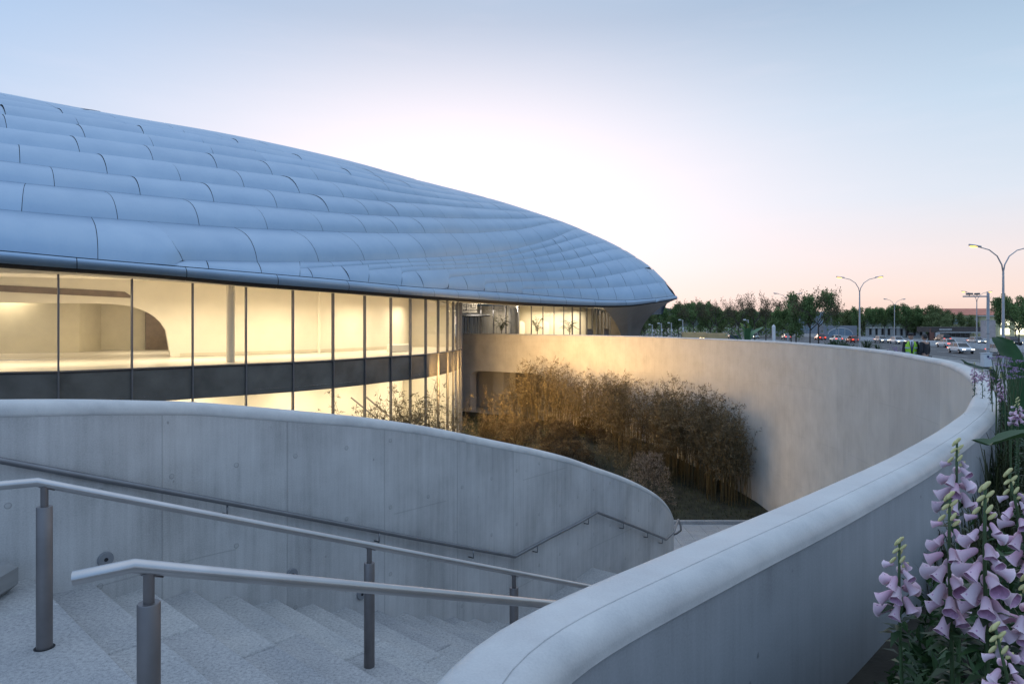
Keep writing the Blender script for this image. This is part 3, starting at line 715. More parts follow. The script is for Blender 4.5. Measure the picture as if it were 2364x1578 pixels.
MM = [
 [(692, 619), (800, 613), (924, 606.5), (1048, 602), (1130, 596), (1182, 589), (1230, 578), (1296, 560), (1351, 543), (1366, 538)],
 [(850, 623), (950, 615), (1048, 611), (1130, 606.5), (1213, 597.5), (1296, 582), (1351, 568), (1390, 560), (1406, 556)],
 [(926, 629), (960, 625), (1056, 620), (1150, 615.5), (1241, 609), (1310, 600), (1370, 586), (1415, 575), (1440, 573)],
 [(1034, 640), (1110, 633), (1200, 629.5), (1270, 625.5), (1340, 617), (1400, 604), (1450, 594), (1475, 592)],
 [(1118, 654), (1190, 649.5), (1285, 647), (1370, 641), (1440, 629), (1490, 618.5), (1509, 616)],
 [(1205, 667), (1285, 665.6), (1351, 665.5), (1413, 663), (1461, 659.5), (1523, 652), (1544, 650)],
]
def lines_at(x):
    o, s_ = yo(x), ys(x); L = [o]
    for ln in UP[::-1]: L.append(smooth_interp(ln, x) if x <= ln[-1][0] else o)
    L.append(smooth_interp(LABOT, x) if x <= LABOT[-1][0] else o)
    for ln in MM: L.append(s_ if x < ln[0][0] else (smooth_interp(ln, x) if x <= ln[-1][0] else o))
    L.append(s_)
    for i in range(1, len(L)): L[i] = min(max(L[i], L[i - 1], o), s_)
    return L
XG = [-900 + 12 * k for k in range(75)] + [6 * k for k in range(0, 258)] + [1549, 1553, 1557, 1560]
STX = [m_[0][0] for m_ in MM]
XG = sorted(set(XG + [q_ + e for q_ in STX for e in (-.4, 0)]))
LG = [(x, lines_at(x)) for x in XG]
NR = len(LG[0][1]) - 1
def line_y(j, x):
    if x <= XG[0]: return LG[0][1][j]
    if x >= XG[-1]: return LG[-1][1][j]
    lo, hi = 0, len(XG) - 1
    while hi - lo > 1:
        md = (lo + hi) // 2
        if XG[md] <= x: lo = md
        else: hi = md
    t = (x - XG[lo]) / (XG[hi] - XG[lo]); return LG[lo][1][j] * (1 - t) + LG[hi][1][j] * t
pm = MB(); rnd = random.Random(11)
for j in range(NR):
    # lower line j+1, upper line j: march along the lower line in 3-D
    xs = [x for x in XG]; acc = 0; marks = []; off = rnd.uniform(0, 3.2); prev = None
    start = XG[0]
    x = start; step = 2.0; plen = 3.35 if j < 10 else 2.3
    nxt = off
    while x < XG[-1]:
        p = roof_px(x, line_y(j + 1, x))
        if prev is not None: acc += (p - prev).length
        if acc >= nxt: marks.append(x); nxt += plen
        prev = p; x += step
    st_x = [MM[k - 11][0][0] for k in (j, j + 1) if 11 <= k <= 16]
    for sx_ in st_x: marks = [m_ for m_ in marks if abs(m_ - sx_) > 26] + [sx_ - .2]
    marks = [XG[0]] + sorted(marks) + [XG[-1]]
    def up_x(xb):
        B_ = roof_px(xb, line_y(j + 1, xb)); T = roof_px(xb + 4, line_y(j + 1, xb + 4)) - roof_px(xb - 4, line_y(j + 1, xb - 4))
        if T.length < 1e-6: return xb
        best, bx = 1e9, xb
        for k in range(-70, 12):
            xt = xb + k * 1.5; v = roof_px(xt, line_y(j, xt)) - B_; e = abs(v.dot(T))
            if e < best: best, bx = e, xt
        return bx
    ux = [m_ if any(abs(m_ - q_) < 1 for q_ in st_x) else up_x(m_) for m_ in marks]
    for k in range(1, len(ux)): ux[k] = max(ux[k], ux[k - 1] + .3)
    for a in range(len(marks) - 1):
        xa, xb_, ua, ub = marks[a], marks[a + 1], ux[a], ux[a + 1]
        xm = (xa + xb_ + ua + ub) / 4
        hpx = max(line_y(j + 1, xx) - line_y(j, xx) for xx in (xa, xm, xb_))
        if hpx < .08: continue
        width = max((roof_px(xb_, line_y(j + 1, xb_)) - roof_px(xa, line_y(j + 1, xa))).length, .3)
        rowh = (roof_px(xm, line_y(j, xm)) - roof_px(xm, line_y(j + 1, xm))).length
        gp = .011 / width; nu, nv = max(3, min(8, int((xb_ - xa) / 12) + 2)), 8
        bulge = min(.15 * rowh, .46) * 1.0 if j < 10 else min(.07 * rowh, .13); tone = rnd.random(); jit = rnd.uniform(-.004, .004)
        rows = []; uvs = []
        for iv in range(nv + 1):
            v = iv / nv; r_ = []
            for iu in range(nu + 1):
                u = gp + (1 - 2 * gp) * iu / nu
                x = (xa + (xb_ - xa) * u) * (1 - v) + (ua + (ub - ua) * u) * v
                yl, yu = line_y(j + 1, x), line_y(j, x); y = yl + (yu - yl) * v
                # the panel line runs in image rows here only to pick the surface point; its position is the 3-D one
                p = roof_px(x, y); n = rnorm(x, y)
                cr_ = min(1, max(0, y - yo(x)) / (34 if x < 1150 else 22)); lift = bulge * (1 - (.62 if j < 10 else .2) * min(1, max(0, (x - 620) / 460))) * (.06 + .94 * cr_) * math.sin(math.pi * v ** .86) + .004 * (1 - v) + jit * v * (1 - v) * 4
                r_.append(p + n * max(lift, -.03))
            rows.append(r_); uvs.append([(tone, 0)] * (nu + 1))
        pm.grid(rows, 0, uvs)
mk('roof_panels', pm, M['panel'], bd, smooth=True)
# dark underlay below the joints, then the far slope of the dome
um = MB(); rows = []
for x in XG[::2] + [XG[-1]]:
    o, s_ = yo(x), ys(x); rows.append([roof_px(x, s_ + (o - s_) * k / 14) - rnorm(x, s_ + (o - s_) * k / 14) * .10 for k in range(15)])
um.grid(rows); mk('roof_underlay', um, M['black'], bd, smooth=True)
bk = MB(); rows = []
for x in XG[::2] + [XG[-1]]:
    p = roof_px(x, yo(x)) - Vector((0, 0, .12)); d = p.y; hgt = p.z - 2; sp = 4 + hgt * 2.6; dirx = Vector(((x - CX) / F * .4 + (.0), 1, 0)).normalized()
    slope = (HY - yo(x)) / F; rows.append([p + dirx * (sp * t) + Vector((0, 0, slope * sp * t * .9 - (slope * sp * .9 + hgt - 1) * t * t)) for t in [k / 10 for k in range(11)]])
bk.grid(rows); mk('roof_rear', bk, M['panel'], bd, smooth=True)

# rolled eave edge: upper lip at the seam, round nose, underside
EX = [-900 + 25 * k for k in range(36)] + [10 * k for k in range(0, 156)] + [1554, 1558, 1561]
def eave_pts(x):
    ps = roof_px(x, ys(x)); d = eave_d(x); f_ = min(1, max(.12, (1561 - x) / 120))
    pb_ = P(x, yb(x), d + .30 * f_); return ps, pb_
def eave_dir(x):
    a, b_ = P(x - 6, yb(x - 6), eave_d(x - 6)), P(x + 6, yb(x + 6), eave_d(x + 6)); t = Vector((b_.x - a.x, b_.y - a.y, 0)).normalized(); return Vector((t.y, -t.x, 0))
em = MB(); rows = []; sof_edge = []; pann = []
acc = 0; prevp = None
for x in EX:
    ps, pb_ = eave_pts(x); n = eave_dir(x); hgt = (ps - pb_).length; r_ = []
    for k in range(0, 11):
        a = R(90 - 180 * k / 10 * .93); mid = (ps + pb_) * .5
        t = .5 - .5 * math.sin(a); bulge = math.cos(a) * hgt * .42
        r_.append(ps * (1 - t) + pb_ * t + n * bulge - Vector((0, 0, .025)))
    rows.append(r_); sof_edge.append((x, r_[-1]))
mk('eave_edge_lining', MB().grid([[p - Vector((0, 0, 0)) - (p - (r_[0] + r_[-1]) * .5).normalized() * .02 for p in r_] for r_ in rows]), M['black'], bd, smooth=True)
# the edge is clad in lengths with open joints
seg = []; acc = 0; cur = [rows[0]]; tone = rnd.random()
def resample_rows(rr, L):
    out = []; acc = 0; cur = [rr[0]]
    for a, b_ in zip(rr[:-1], rr[1:]):
        dist = (b_[5] - a[5]).length; pos = 0
        while acc + (dist - pos) >= L:
            t = (pos + L - acc) / dist; m_ = [p.lerp(q_, t) for p, q_ in zip(a, b_)]; cur.append(m_); out.append(cur)
            t2 = min(1, t + .03 / dist); cur = [[p.lerp(q_, t2) for p, q_ in zip(a, b_)]]; pos = t2 * dist; acc = 0
        acc += dist - pos; cur.append(b_)
    out.append(cur); return out
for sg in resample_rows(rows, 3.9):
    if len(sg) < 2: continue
    t_ = rnd.random(); em.grid([r_[:8] for r_ in sg], 0, [[(t_, 0)] * 8 for _ in sg]); em.grid([r_[7:] for r_ in sg], 1)  # black lower rows: open gap plus underside shade put into the colour
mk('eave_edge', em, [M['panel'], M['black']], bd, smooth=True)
# warm-lit soffit from the eave to the glass head
SOF_Z = lambda p: p.z
fs = curve(FAC, .3)
def head_z(p):      # soffit height above a facade point follows the eave
    x = CX + p[0] / p[1] * F; return EYE + smooth_interp([(-900, 2.35), (0, 1.96), (135, 1.935), (302, 1.86), (445, 1.78), (567, 1.68), (768, 1.545), (946, 1.45), (1066, 1.52), (1200, 1.56), (1430, 1.56)], x)
FX = [(CX + p[0] / p[1] * F, p) for p in fs]
sm = MB(); rows = []
for x, e in sof_edge:
    if x > 1066: break
    c = [q_ for q_ in FX if q_[1][1] < 50.5]
    b_ = min(c, key=lambda q_: (Vector(q_[1][:2]) - Vector((e.x, e.y))).length)[1] if x > -400 else None
    if b_ is None:
        n = eave_dir(x); b_ = (e.x - n.x * 1.6, e.y - n.y * 1.6)
    z = head_z(b_); rows.append([e + Vector((0, 0, .0)), Vector((b_[0], b_[1], z)).lerp(e, .5), Vector((b_[0], b_[1], z))])
sm.grid(rows); 
# main facade
UPT = 0.0; SPB = EYE - 3.40; LOWF = EYE - 8.15
FM = FAC
gl_u, gl_s, gl_l = [], [], []
for i in range(len(FM) - 1):
    a, b_ = FM[i], FM[i + 1]; za, zb = head_z(a), head_z(b_)
    n = Vector((b_[1] - a[1], -(b_[0] - a[0]), 0)).normalized()
    m_ = MB(); m_.quad((a[0], a[1], UPT + .04), (b_[0], b_[1], UPT + .04), (b_[0], b_[1], zb), (a[0], a[1], za)); mk('glass_pane', m_, M['glass'], bd)
    m_ = MB(); m_.quad((a[0], a[1], SPB), (b_[0], b_[1], SPB), (b_[0], b_[1], UPT - .06), (a[0], a[1], UPT - .06)); mk('spandrel_panel', m_, M['spandrel'], bd)
    m_ = MB(); m_.quad((a[0], a[1], LOWF), (b_[0], b_[1], LOWF), (b_[0], b_[1], SPB - .03), (a[0], a[1], SPB - .03)); mk('glass_pane', m_, M['glass'], bd)
    m_ = MB(); m_.tube([(a[0] + n.x * .03, a[1] + n.y * .03, UPT - .01), (b_[0] + n.x * .03, b_[1] + n.y * .03, UPT - .01)], .055, 4); mk('transom', m_, M['mullion'], bd)
    m_ = MB(); rz = math.atan2(b_[1] - a[1], b_[0] - a[0])
    m_.box((a[0] + n.x * .02, a[1] + n.y * .02, (za + LOWF) / 2), (.06, .17, za - LOWF - .01), rz=rz); mk('mullion', m_, M['mullion'], bd)
# interior: floors, back walls, ceilings
BK = [(-36, 31), (-31, 33.4), (-26, 35.8), (-19.6, 39.2), (-16, 42.2), (-12.2, 46.2), (-9.6, 50.4), (-8.6, 54), (-8.6, 58), (-9.6, 63), (-11, 67)]
bks = curve(BK, .25); fss = curve([p for p in FAC], .25)
def lerp_path(pa, t):
    k = t * (len(pa) - 1); i = min(int(k), len(pa) - 2); f_ = k - i; return Vector((pa[i][0] * (1 - f_) + pa[i + 1][0] * f_, pa[i][1] * (1 - f_) + pa[i + 1][1] * f_))
def sheet(name, z, m_, pa=fss, pbk=bks, zb=None):
    mb = MB(); rr = []
    for k in range(60):
        a, b_ = lerp_path(pa, k / 59), lerp_path(pbk, k / 59); za = z(a) if callable(z) else z
        rr.append([(a.x, a.y, za), (b_.x, b_.y, za if zb is None else zb)])
    mb.grid(rr); return mk(name, mb, m_, bd, smooth=True)
sheet('ground_floor', -.004, M['floor_in']); sheet('floor_slab', SPB + .25, M['ceiling']); sheet('lower_floor', LOWF, M['floor_in'])
sheet('hall_ceiling', lambda p: head_z(p) + .02, M['ceiling'], zb=4.35)
mk('soffit', sm, M['ceiling'], bd, smooth=True)
# hall wall with an arched opening on the left
ux_ = [0]
for a, b_ in zip(bks[:-1], bks[1:]): ux_.append(ux_[-1] + (Vector(b_[:2]) - Vector(a[:2])).length)
ia = min(range(len(bks)), key=lambda k: (Vector(bks[k][:2]) - Vector((-19.6, 39.2))).length); ua = ux_[ia]
def arch_h(u):
    if u >= ua: return 0.0
    a = 3.6; w_ = max(0, u - (ua - a)) / a; return 3.02 * (1 - w_ ** 2.6) ** (1 / 2.6)
wm = MB(); r1, r2_, r3 = [], [], []
nb = normals2(bks)
for k, p in enumerate(bks):
    hb = arch_h(ux_[k]); r1.append([(p[0], p[1], hb), (p[0], p[1], 4.4)])
    r3.append([(p[0], p[1], hb), (p[0] - nb[k].x * .55, p[1] - nb[k].y * .55, hb)])
wm.grid(r1); wm.grid(r3[:ia + 1]); mk('hall_wall', wm, M['plaster'], bd, smooth=True, angle=40)
sk = MB(); sk.grid([[(p[0] + nb[k].x * .02, p[1] + nb[k].y * .02, .02), (p[0] + nb[k].x * .02, p[1] + nb[k].y * .02, .2)] for k, p in enumerate(bks) if ux_[k] > ua + .15]); mk('skirting', sk, M['plaster_dark'], bd)
sb = MB(); rr = []
for k, p in enumerate(bks):
    if ux_[k] < ua - 1.9: hb = 3.0 + .62 - .28 * max(0, (ux_[k] - (ua - 9)) / 7); rr.append([(p[0] + nb[k].x * .03, p[1] + nb[k].y * .03, hb), (p[0] + nb[k].x * .03, p[1] + nb[k].y * .03, hb + .34 * min(1, .2 + (ua - 1.9 - ux_[k]) / .5))])
sb.grid(rr); mk('ceiling_slot', sb, M['brown_in'], bd, smooth=True)
# room behind the arch
rb = MB(); rb.grid([[(x, y, 0), (x, y, 4.2)] for x, y in ((-44, 38), (-36, 41), (-29.5, 44.5), (-28.9, 45.6), (-29.2, 48.5), (-24, 52), (-20, 49.0), (-17.6, 44.5), (-18.6, 40.6), (-19.35, 39.9))])
mk('side_room_wall', rb, M['plaster_dark'], bd, smooth=True, angle=30)
rf = MB(); rf.add([(-46, 30, -.008), (-18, 39, -.008), (-17, 52, -.008), (-46, 52, -.008)], [(0, 1, 2, 3)]); mk('side_room_floor', rf, M['floor_in'], bd)
rc = MB(); rc.add([(-46, 30, 4.15), (-19, 39.6, 4.15), (-17, 52, 4.15), (-46, 52, 4.15)], [(0, 1, 2, 3)]); mk('side_room_ceiling', rc, M['ceiling'], bd)
rd = MB(); rd.box((-25.6, 50.4, 1.4), (2.6, .2, 2.8), rz=R(34)); rd.box((-22.6, 50.4, 1.4), (2.2, .2, 2.8), rz=R(-30)); mk('brown_door', rd, M['brown_in'], bd)
for x, y, r_ in ((-14.1, 34.2, .2), (-12.6, 44.6, .1)):
    mb = MB(); mb.lathe((x, y, 0), [(r_, 0), (r_, 4.0)], 20); mk('round_column', mb, M['plaster'], bd, smooth=True)
bn = MB(); bn.box((-7.6, 46.2, .25), (1.8, .5, .5), rz=R(50), bev=.04); mk('bench', bn, M['ceiling'], bd)
# lower hall
BL = [(p[0] - .0, p[1]) for p in curve([(-34, 27), (-26, 30.8), (-20.5, 33.0), (-15.5, 37.4), (-12.0, 42.2), (-10.0, 47), (-9.0, 52), (-9.2, 58), (-11, 65)], .5)]
lw = MB(); lw.grid([[(p[0], p[1], LOWF), (p[0], p[1], SPB + .2)] for p in BL]); mk('lower_hall_wall', lw, M['plaster'], bd, smooth=True)
ew = MB(); ew.add([(-4.72, 56.6, LOWF), (-9.2, 57.2, LOWF), (-9.2, 57.2, 4.3), (-4.72, 56.6, head_z((-4.6, 56.0)))], [(0, 1, 2, 3)]); mk('end_partition', ew, M['plaster'], bd)
# diagonal stair rail seen through the lower glass
lr = MB()
for o in (0, .9):
    lr.tube([(-9.8 + o, 41.6 + o * .2, LOWF + 3.6), (-7.6 + o, 44.6 + o * .2, LOWF + .9)], .05, 6)
mk('inner_stair_rail', lr, M['post'], bd)

# entrance facade beyond the plaza, under the same roof
F2 = [(1052, 78.5), (1079, 77.5), (1110, 76.4), (1139.6, 75.4), (1168, 74.5), (1197.6, 73.6), (1227, 72.9), (1253.6, 72.4), (1279, 72.1), (1301, 72.0), (1321, 72.2), (1339, 72.6), (1354, 73.1), (1367, 73.8), (1377, 74.6), (1385, 75.4), (1393.5, 76.4), (1401, 77.5), (1407.5, 78.7), (1413.5, 80.0), (1419, 81.4), (1424, 82.9), (1428.5, 84.5)]
F2P = [P(x, HY, d) for x, d in F2]
def head2(p):
    x = CX + p[0] / p[1] * F; return EYE + interp([(1000, 2.3), (1060, 2.22), (1110, 2.1), (1197, 1.82), (1351, 1.62), (1390, 1.52), (1405, 1.25), (1430, .75)], x)
for i in range(len(F2P) - 1):
    a, b_ = F2P[i], F2P[i + 1]; za, zb = head2(a), head2(b_); n = Vector((b_.y - a.y, -(b_.x - a.x), 0)).normalized()
    m_ = MB(); m_.quad((a.x, a.y, 0), (b_.x, b_.y, 0), (b_.x, b_.y, zb), (a.x, a.y, za)); mk('entrance_glass', m_, M['glass_grey'] if i < 5 else M['glass'], bd)
    m_ = MB(); rz = math.atan2(b_.y - a.y, b_.x - a.x); m_.box((a.x + n.x * .03, a.y + n.y * .03, za / 2), (.07, .2, za), rz=rz); mk('mullion', m_, M['mullion'], bd)
def back2(off): return [Vector((p.x - .0, p.y + off, 0)) for p in F2P]
b2 = back2(5.0)
m_ = MB(); m_.grid([[(p.x * 1.0, p.y, 0), (p.x, p.y, 3.9)] for p in b2[5:16]] + [[(b2[16].x + 3, b2[16].y + 4, 0), (b2[16].x + 3, b2[16].y + 4, 3.9)]]); m_.grid([[(F2P[5].x + .1, F2P[5].y + .3, 0), (F2P[5].x + .1, F2P[5].y + .3, 3.9)], [(b2[5].x, b2[5].y, 0), (b2[5].x, b2[5].y, 3.9)]]); mk('entrance_hall_wall', m_, M['plaster'], bd)
m_ = MB(); m_.grid([[(p.x, p.y - 2.2, 0), (p.x, p.y - 2.2, 3.9)] for p in b2[:6]]); mk('lobby_wall', m_, vary(mat('grey_timber_lining', (.46, .42, .36), .6), 1.4, .3, stretch=(8, 8, .3)), bd)
m_ = MB(); m_.add([(-9, 66, .003), (14, 66, .003), (16, 92, .003), (-9, 92, .003)], [(0, 1, 2, 3)]); mk('entrance_floor', m_, M['floor_in'], bd)
m_ = MB(); c0 = P(1185, HY, 74.6); m_.lathe((c0.x, c0.y + .9, 0), [(.5, 0), (.5, 3.6)], 24); mk('round_column', m_, vary(mat('grey_column', (.33, .32, .31), .5), 2, .1), bd, smooth=True)
# bright rounded door openings in the entrance hall
for x in (1203, 1259):
    p = P(x, HY, 77.2 if x < 1220 else 76.6); m_ = MB(); prof = []
    for k in range(9): a = math.pi * k / 8; prof.append((p.x + .42 * math.cos(a), p.y, 1.75 + .42 * math.sin(a)))
    m_.add([(p.x + .42, p.y, .02)] + prof + [(p.x - .42, p.y, .02)], [list(range(11))]); mk('arched_doorway', m_, M['ceiling'], bd)
# entrance canopy disc and revolving door
pc_ = P(1092, HY, 73.4); m_ = MB(); m_.lathe((pc_.x - .9, pc_.y + 1.2, 2.62), [(.01, 0), (2.55, 0), (2.75, .06), (2.75, .16), (2.5, .24), (.01, .26)], 48); mk('entrance_canopy', m_, M['black'], bd)
rdp = Vector((pc_.x - .9, pc_.y + 1.6, 0))
dr = D.objects.new('revolving_door', None); COL.objects.link(dr); dr.parent = bd
for k in range(10):
    a = R(180 + 18 * k); m_ = MB(); m_.box((rdp.x + 1.7 * math.cos(a), rdp.y + 1.7 * math.sin(a), 1.32), (.09, .09, 2.6)); mk('door_post', m_, M['black'], dr)
# funnel-shaped leg where the dome touches down at its tip
fm = MB(); rows = []
TX = [1392, 1400, 1410, 1420, 1430, 1440, 1450, 1462, 1475, 1490, 1505, 1520, 1535, 1548, 1556, 1560]
for i, x in enumerate(TX):
    s_ = i / (len(TX) - 1); top = [e for e in sof_edge if abs(e[0] - x) < 6][0][1] if x < 1561 else eave_pts(1560)[1]
    top = eave_pts(x)[1] + Vector((0, .05, -.02))
    xb_ = 1436 + 40 * s_; dbt = 74.5 + 1.2 * s_; bot = Vector(((xb_ - CX) / F * dbt, dbt, 0)); r_ = []
    for k in range(15):
        v = k / 14; w_ = v ** (.62 + .3 * (1 - s_)); hz = top.z * (1 - v) + 0 * v
        lat = 1 - (1 - v) ** (2.0 if s_ > .4 else 1.5)
        p = Vector((top.x + (bot.x - top.x) * lat, top.y + (bot.y - top.y) * lat, top.z + (bot.z - top.z) * v ** 1.15)); r_.append(p)
    rows.append(r_)
fm.grid(rows); 
# the funnel turns round its outer edge to the rear
last = rows[-1]; fm.grid([last, [p + Vector((-.05, .9, 0)) for p in last], [p + Vector((-1.6, 3.5, 0)) for p in last], [p + Vector((-5, 6, 0)) for p in last]])
mk('roof_leg', fm, vary(mat('bronze_soffit', (.24, .215, .195), .42, .25), .8, .1), bd, smooth=True)
s2m = MB(); rr = []
for x in [1060 + 10 * k for k in range(34)] + [1395]:
    e = eave_pts(x)[1]; p = min(F2P, key=lambda q_: abs((CX + q_.x / q_.y * F) - x)); tx = (x - CX) / F
    dd = interp(F2, x); q_ = Vector((tx * dd, dd, head2((tx * dd, dd)) + .01)); rr.append([e, e.lerp(q_, .5), q_])
s2m.grid(rr); mk('soffit', s2m, M['ceiling'], bd, smooth=True)
ws = MB(); ws.grid([[(p.x, p.y, 0), (p.x, p.y, head2(p) + .4)] for p in F2P[-3:]] + [[(13.4, 81, 0), (13.4, 81, 2.6)]]); mk('end_wall', ws, M['mullion'], bd)

# entrance sign lettering on the glass
sg = thing('entrance_sign', 'dark lettering sign on the glass over the entrance canopy', 'sign', (0, 0, 0))
sp0 = P(1070.5, HY, 76.3); sx = 1 / F * 76.3; ang = math.atan2(F2P[3].y - F2P[0].y, F2P[3].x - F2P[0].x)
tdir = Vector((math.cos(ang), math.sin(ang), 0))
def sgp(px, py): return sp0 + tdir * ((px - 1070.5) * sx) + Vector((0, 0, EYE + (HY - py) * sx)) - Vector((0, 0, EYE))
bp_ = MB(); a = sgp(1066, 697); e = sgp(1109, 721)
bp_.quad(*(Vector((p.x, p.y + .06, p.z)) for p in (sgp(1062, 721.5), sgp(1109.5, 721.5), sgp(1109.5, 695), sgp(1062, 695)))); mk('sign_panel', bp_, vary(mat('sign_backing', (.50, .46, .40), .6), 2, .15), sg)
ink = mat('sign_letter', (.05, .045, .045), .5)
cm = MB()
def stroke(x0, y0, x1, y1):
    a, b_ = sgp(x0, y0), sgp(x1, y1); cm.tube([Vector((a.x, a.y - .02, a.z)), Vector((b_.x, b_.y - .02, b_.z))], .032, 6)
for s_ in ((1071, 703, 1086, 703), (1071, 708, 1086, 708), (1071, 703, 1071, 708), (1086, 703, 1086, 708), (1079, 698.5, 1079, 716),
           (1091, 703, 1091, 711), (1093.5, 711, 1105.5, 711), (1093.5, 702, 1093.5, 711), (1105.5, 702.5, 1105.5, 711), (1099.8, 702.5, 1101, 709)): stroke(*s_)
mk('characters', cm, ink, sg)
def text(body, size, loc, rz, m_, parent, name='lettering', ext=.01, align='LEFT'):
    cu_ = D.curves.new(name, 'FONT'); cu_.body = body; cu_.size = size; cu_.extrude = ext; cu_.align_x = align
    ob = D.objects.new(name, cu_); COL.objects.link(ob); me = D.meshes.new_from_object(ob); D.objects.remove(ob)
    o = D.objects.new(name, me); COL.objects.link(o); me.materials.clear(); me.materials.append(m_)
    o.location = loc; o.rotation_euler = (R(90), 0, rz); o.parent = parent; return o
a = sgp(1068.5, 718.2); text('ION CENTER', .34, (a.x, a.y - .03, a.z), ang, ink, sg)
# interior lamps of the building (the halls are lit)
for x, y, e in ((-27, 29.5, 300), (-21.5, 32.5, 300), (-16.3, 36, 340), (-12.2, 40.5, 340), (-8.6, 45.8, 300), (-6.7, 52, 260)): area((x, y, 3.3), 3.0, e * .66)
for x, y, e in ((-32, 43, 150), (-23.5, 44.5, 200)): area((x, y, 4.0), 2.4, e)
for x, y, e in ((-21, 29.5, 300), (-15.6, 33.6, 300), (-11.2, 38.2, 360), (-8.4, 42.6, 360), (-6.5, 48.5, 360), (-6.4, 53.5, 300)): area((x, y, SPB + .1), 1.6, e * .62, sy=4)
for x, y in ((2.2, 75.4), (5.2, 75), (8.2, 76)): area((x, y, 3.3), 2.2, 130)
area((-2.5, 75.6, 3.35), 2.2, 150, (1, .9, .75)); area((-3.6, 71.5, 3.55), 1.2, 260, (1, .88, .7), (.1, 1, -.28))  # second lamp is added outside the glass to brighten the sign
# added lamps outside the lower glass, aimed to warm the court wall
for i in (15, 17, 19, 21):
    p = FAC[i]; n = Vector((FAC[i + 1][1] - FAC[i - 1][1], -(FAC[i + 1][0] - FAC[i - 1][0]), 0)).normalized()
    q_ = (p[0] + n.x * .5, p[1] + n.y * .5, SPB - .3); o = area(q_, .5, 350, (1, .60, .21), Vector((9.0, 53.5, -1.8)) - Vector(q_), 2.4); o.data.spread = R(150)
#==PART4==
# ================================================================== PLANTS
def leaf(mb, c, d, n, L, W, tone, mi=0, bend=.15):
    """one small pointed leaf: base c, direction d, face normal n"""
    d = d.normalized(); s_ = d.cross(n)
    if s_.length < 1e-5: s_ = d.cross(Vector((.3, .7, .2)))
    s_.normalize(); up = s_.cross(d)
    m_ = c + d * L * .45; mb.add([c, m_ + s_ * W * .5 + up * L * bend * .3, c + d * L - up * L * bend, m_ - s_ * W * .5 + up * L * bend * .3], [(0, 1, 2, 3)], mi, [(tone, 0)] * 4)
def rv(r_): 
    while True:
        v = Vector((r_.uniform(-1, 1), r_.uniform(-1, 1), r_.uniform(-1, 1)))
        if .05 < v.length < 1: return v
def bamboo(seed, hgt, nc, spread, dens):
    r_ = random.Random(seed); t = thing('bamboo_clump', 'x', 'bamboo', (0, 0, 0)); cm_, lm = MB(), MB()
    for k in range(nc):
        a = r_.uniform(0, 6.28); q_ = spread * math.sqrt(r_.random()); hh = hgt * r_.uniform(.5, 1.0); b_ = Vector((q_ * math.cos(a), q_ * math.sin(a), 0)); ln = Vector((r_.uniform(-.12, .12), r_.uniform(-.12, .12), 0))
        pp = [b_ + ln * hh * (f_ * f_) * 1.6 + Vector((0, 0, hh * f_)) for f_ in (0, .25, .5, .75, .92, 1.0)]
        pp[-1] += Vector((r_.uniform(-.15, .15), r_.uniform(-.15, .15), -.05)); cm_.tube(pp, [.014, .013, .011, .008, .005, .003], 4)
        for j in range(int(dens * hh)):
            f_ = .36 + .64 * r_.random() ** .8; i = min(int(f_ * 5), 4); p = pp[0].lerp(pp[-1], f_); p = b_ + ln * hh * f_ * f_ * 1.6 + Vector((0, 0, hh * f_))
            br = Vector((r_.uniform(-1, 1), r_.uniform(-1, 1), r_.uniform(.1, .9))).normalized(); bl__ = r_.uniform(.12, .42) * (1.25 - f_ * .6); e = p + br * bl__
            if j % 3 == 0: cm_.tube([p, e], [.004, .002], 3, cap=False)
            tone = r_.random()
            for _ in range(5):
                dd = (br * .6 + rv(r_) + Vector((0, 0, -.35))); leaf(lm, e + rv(r_) * .05, dd, rv(r_), r_.uniform(.12, .26), r_.uniform(.022, .036), min(1, max(0, tone + r_.uniform(-.3, .3))))
    mk('culms', cm_, M['culm'], t); mk('foliage', lm, M['bamboo_leaf'], t); return t
BB = [bamboo(21, 5.2, 10, .8, 4.6), bamboo(22, 5.0, 12, 1.0, 5), bamboo(23, 4.6, 8, .75, 4.6), bamboo(24, 4.8, 4, .35, 4)]
used = set()
def place(proto, loc, rz, sc, label, group):
    k = id(proto)
    o = proto if k not in used else dup(proto)
    used.add(k); o.location = loc; o.rotation_euler = (0, 0, rz); o.scale = (sc, sc, sc); o['label'] = label
    if group: o['group'] = group
    return o
rnd = random.Random(5)
band = []
for k in range(104):
    t = k / 103; d = 60 - 22.0 * t ** .9; off = rnd.choice((1.0, 1.5, 2.1, 2.8)) + rnd.uniform(-.2, .3)
    if d < 41: off = rnd.uniform(.9, 1.8)
    x = uw_x(d) - off * (1.0 if d < 44 else 1.5); px = CX + x / d * F
    if px < 1120: continue
    top = interp([(1120, 930), (1180, 885), (1215, 812), (1300, 832), (1400, 842), (1450, 862), (1500, 890), (1540, 852), (1580, 866), (1650, 884), (1700, 925), (1750, 970), (1800, 1010)], px) + rnd.uniform(-4, 34)
    gzz = gz(x, d); hh = EYE - (top - HY) / F * d - gzz
    band.append((x, d, gzz, max(2.6, min(6, hh))))
for x, d, z, hh in band:
    pr = rnd.choice(BB[:3]); ph = {0: 5.2, 1: 5.0, 2: 4.6}[BB.index(pr)]
    place(pr, (x, d, z - .02), rnd.uniform(0, 6.28), hh / ph, 'tall dry brown bamboo clump in the dense stand at the curved court wall', 'bamboo along the court wall')
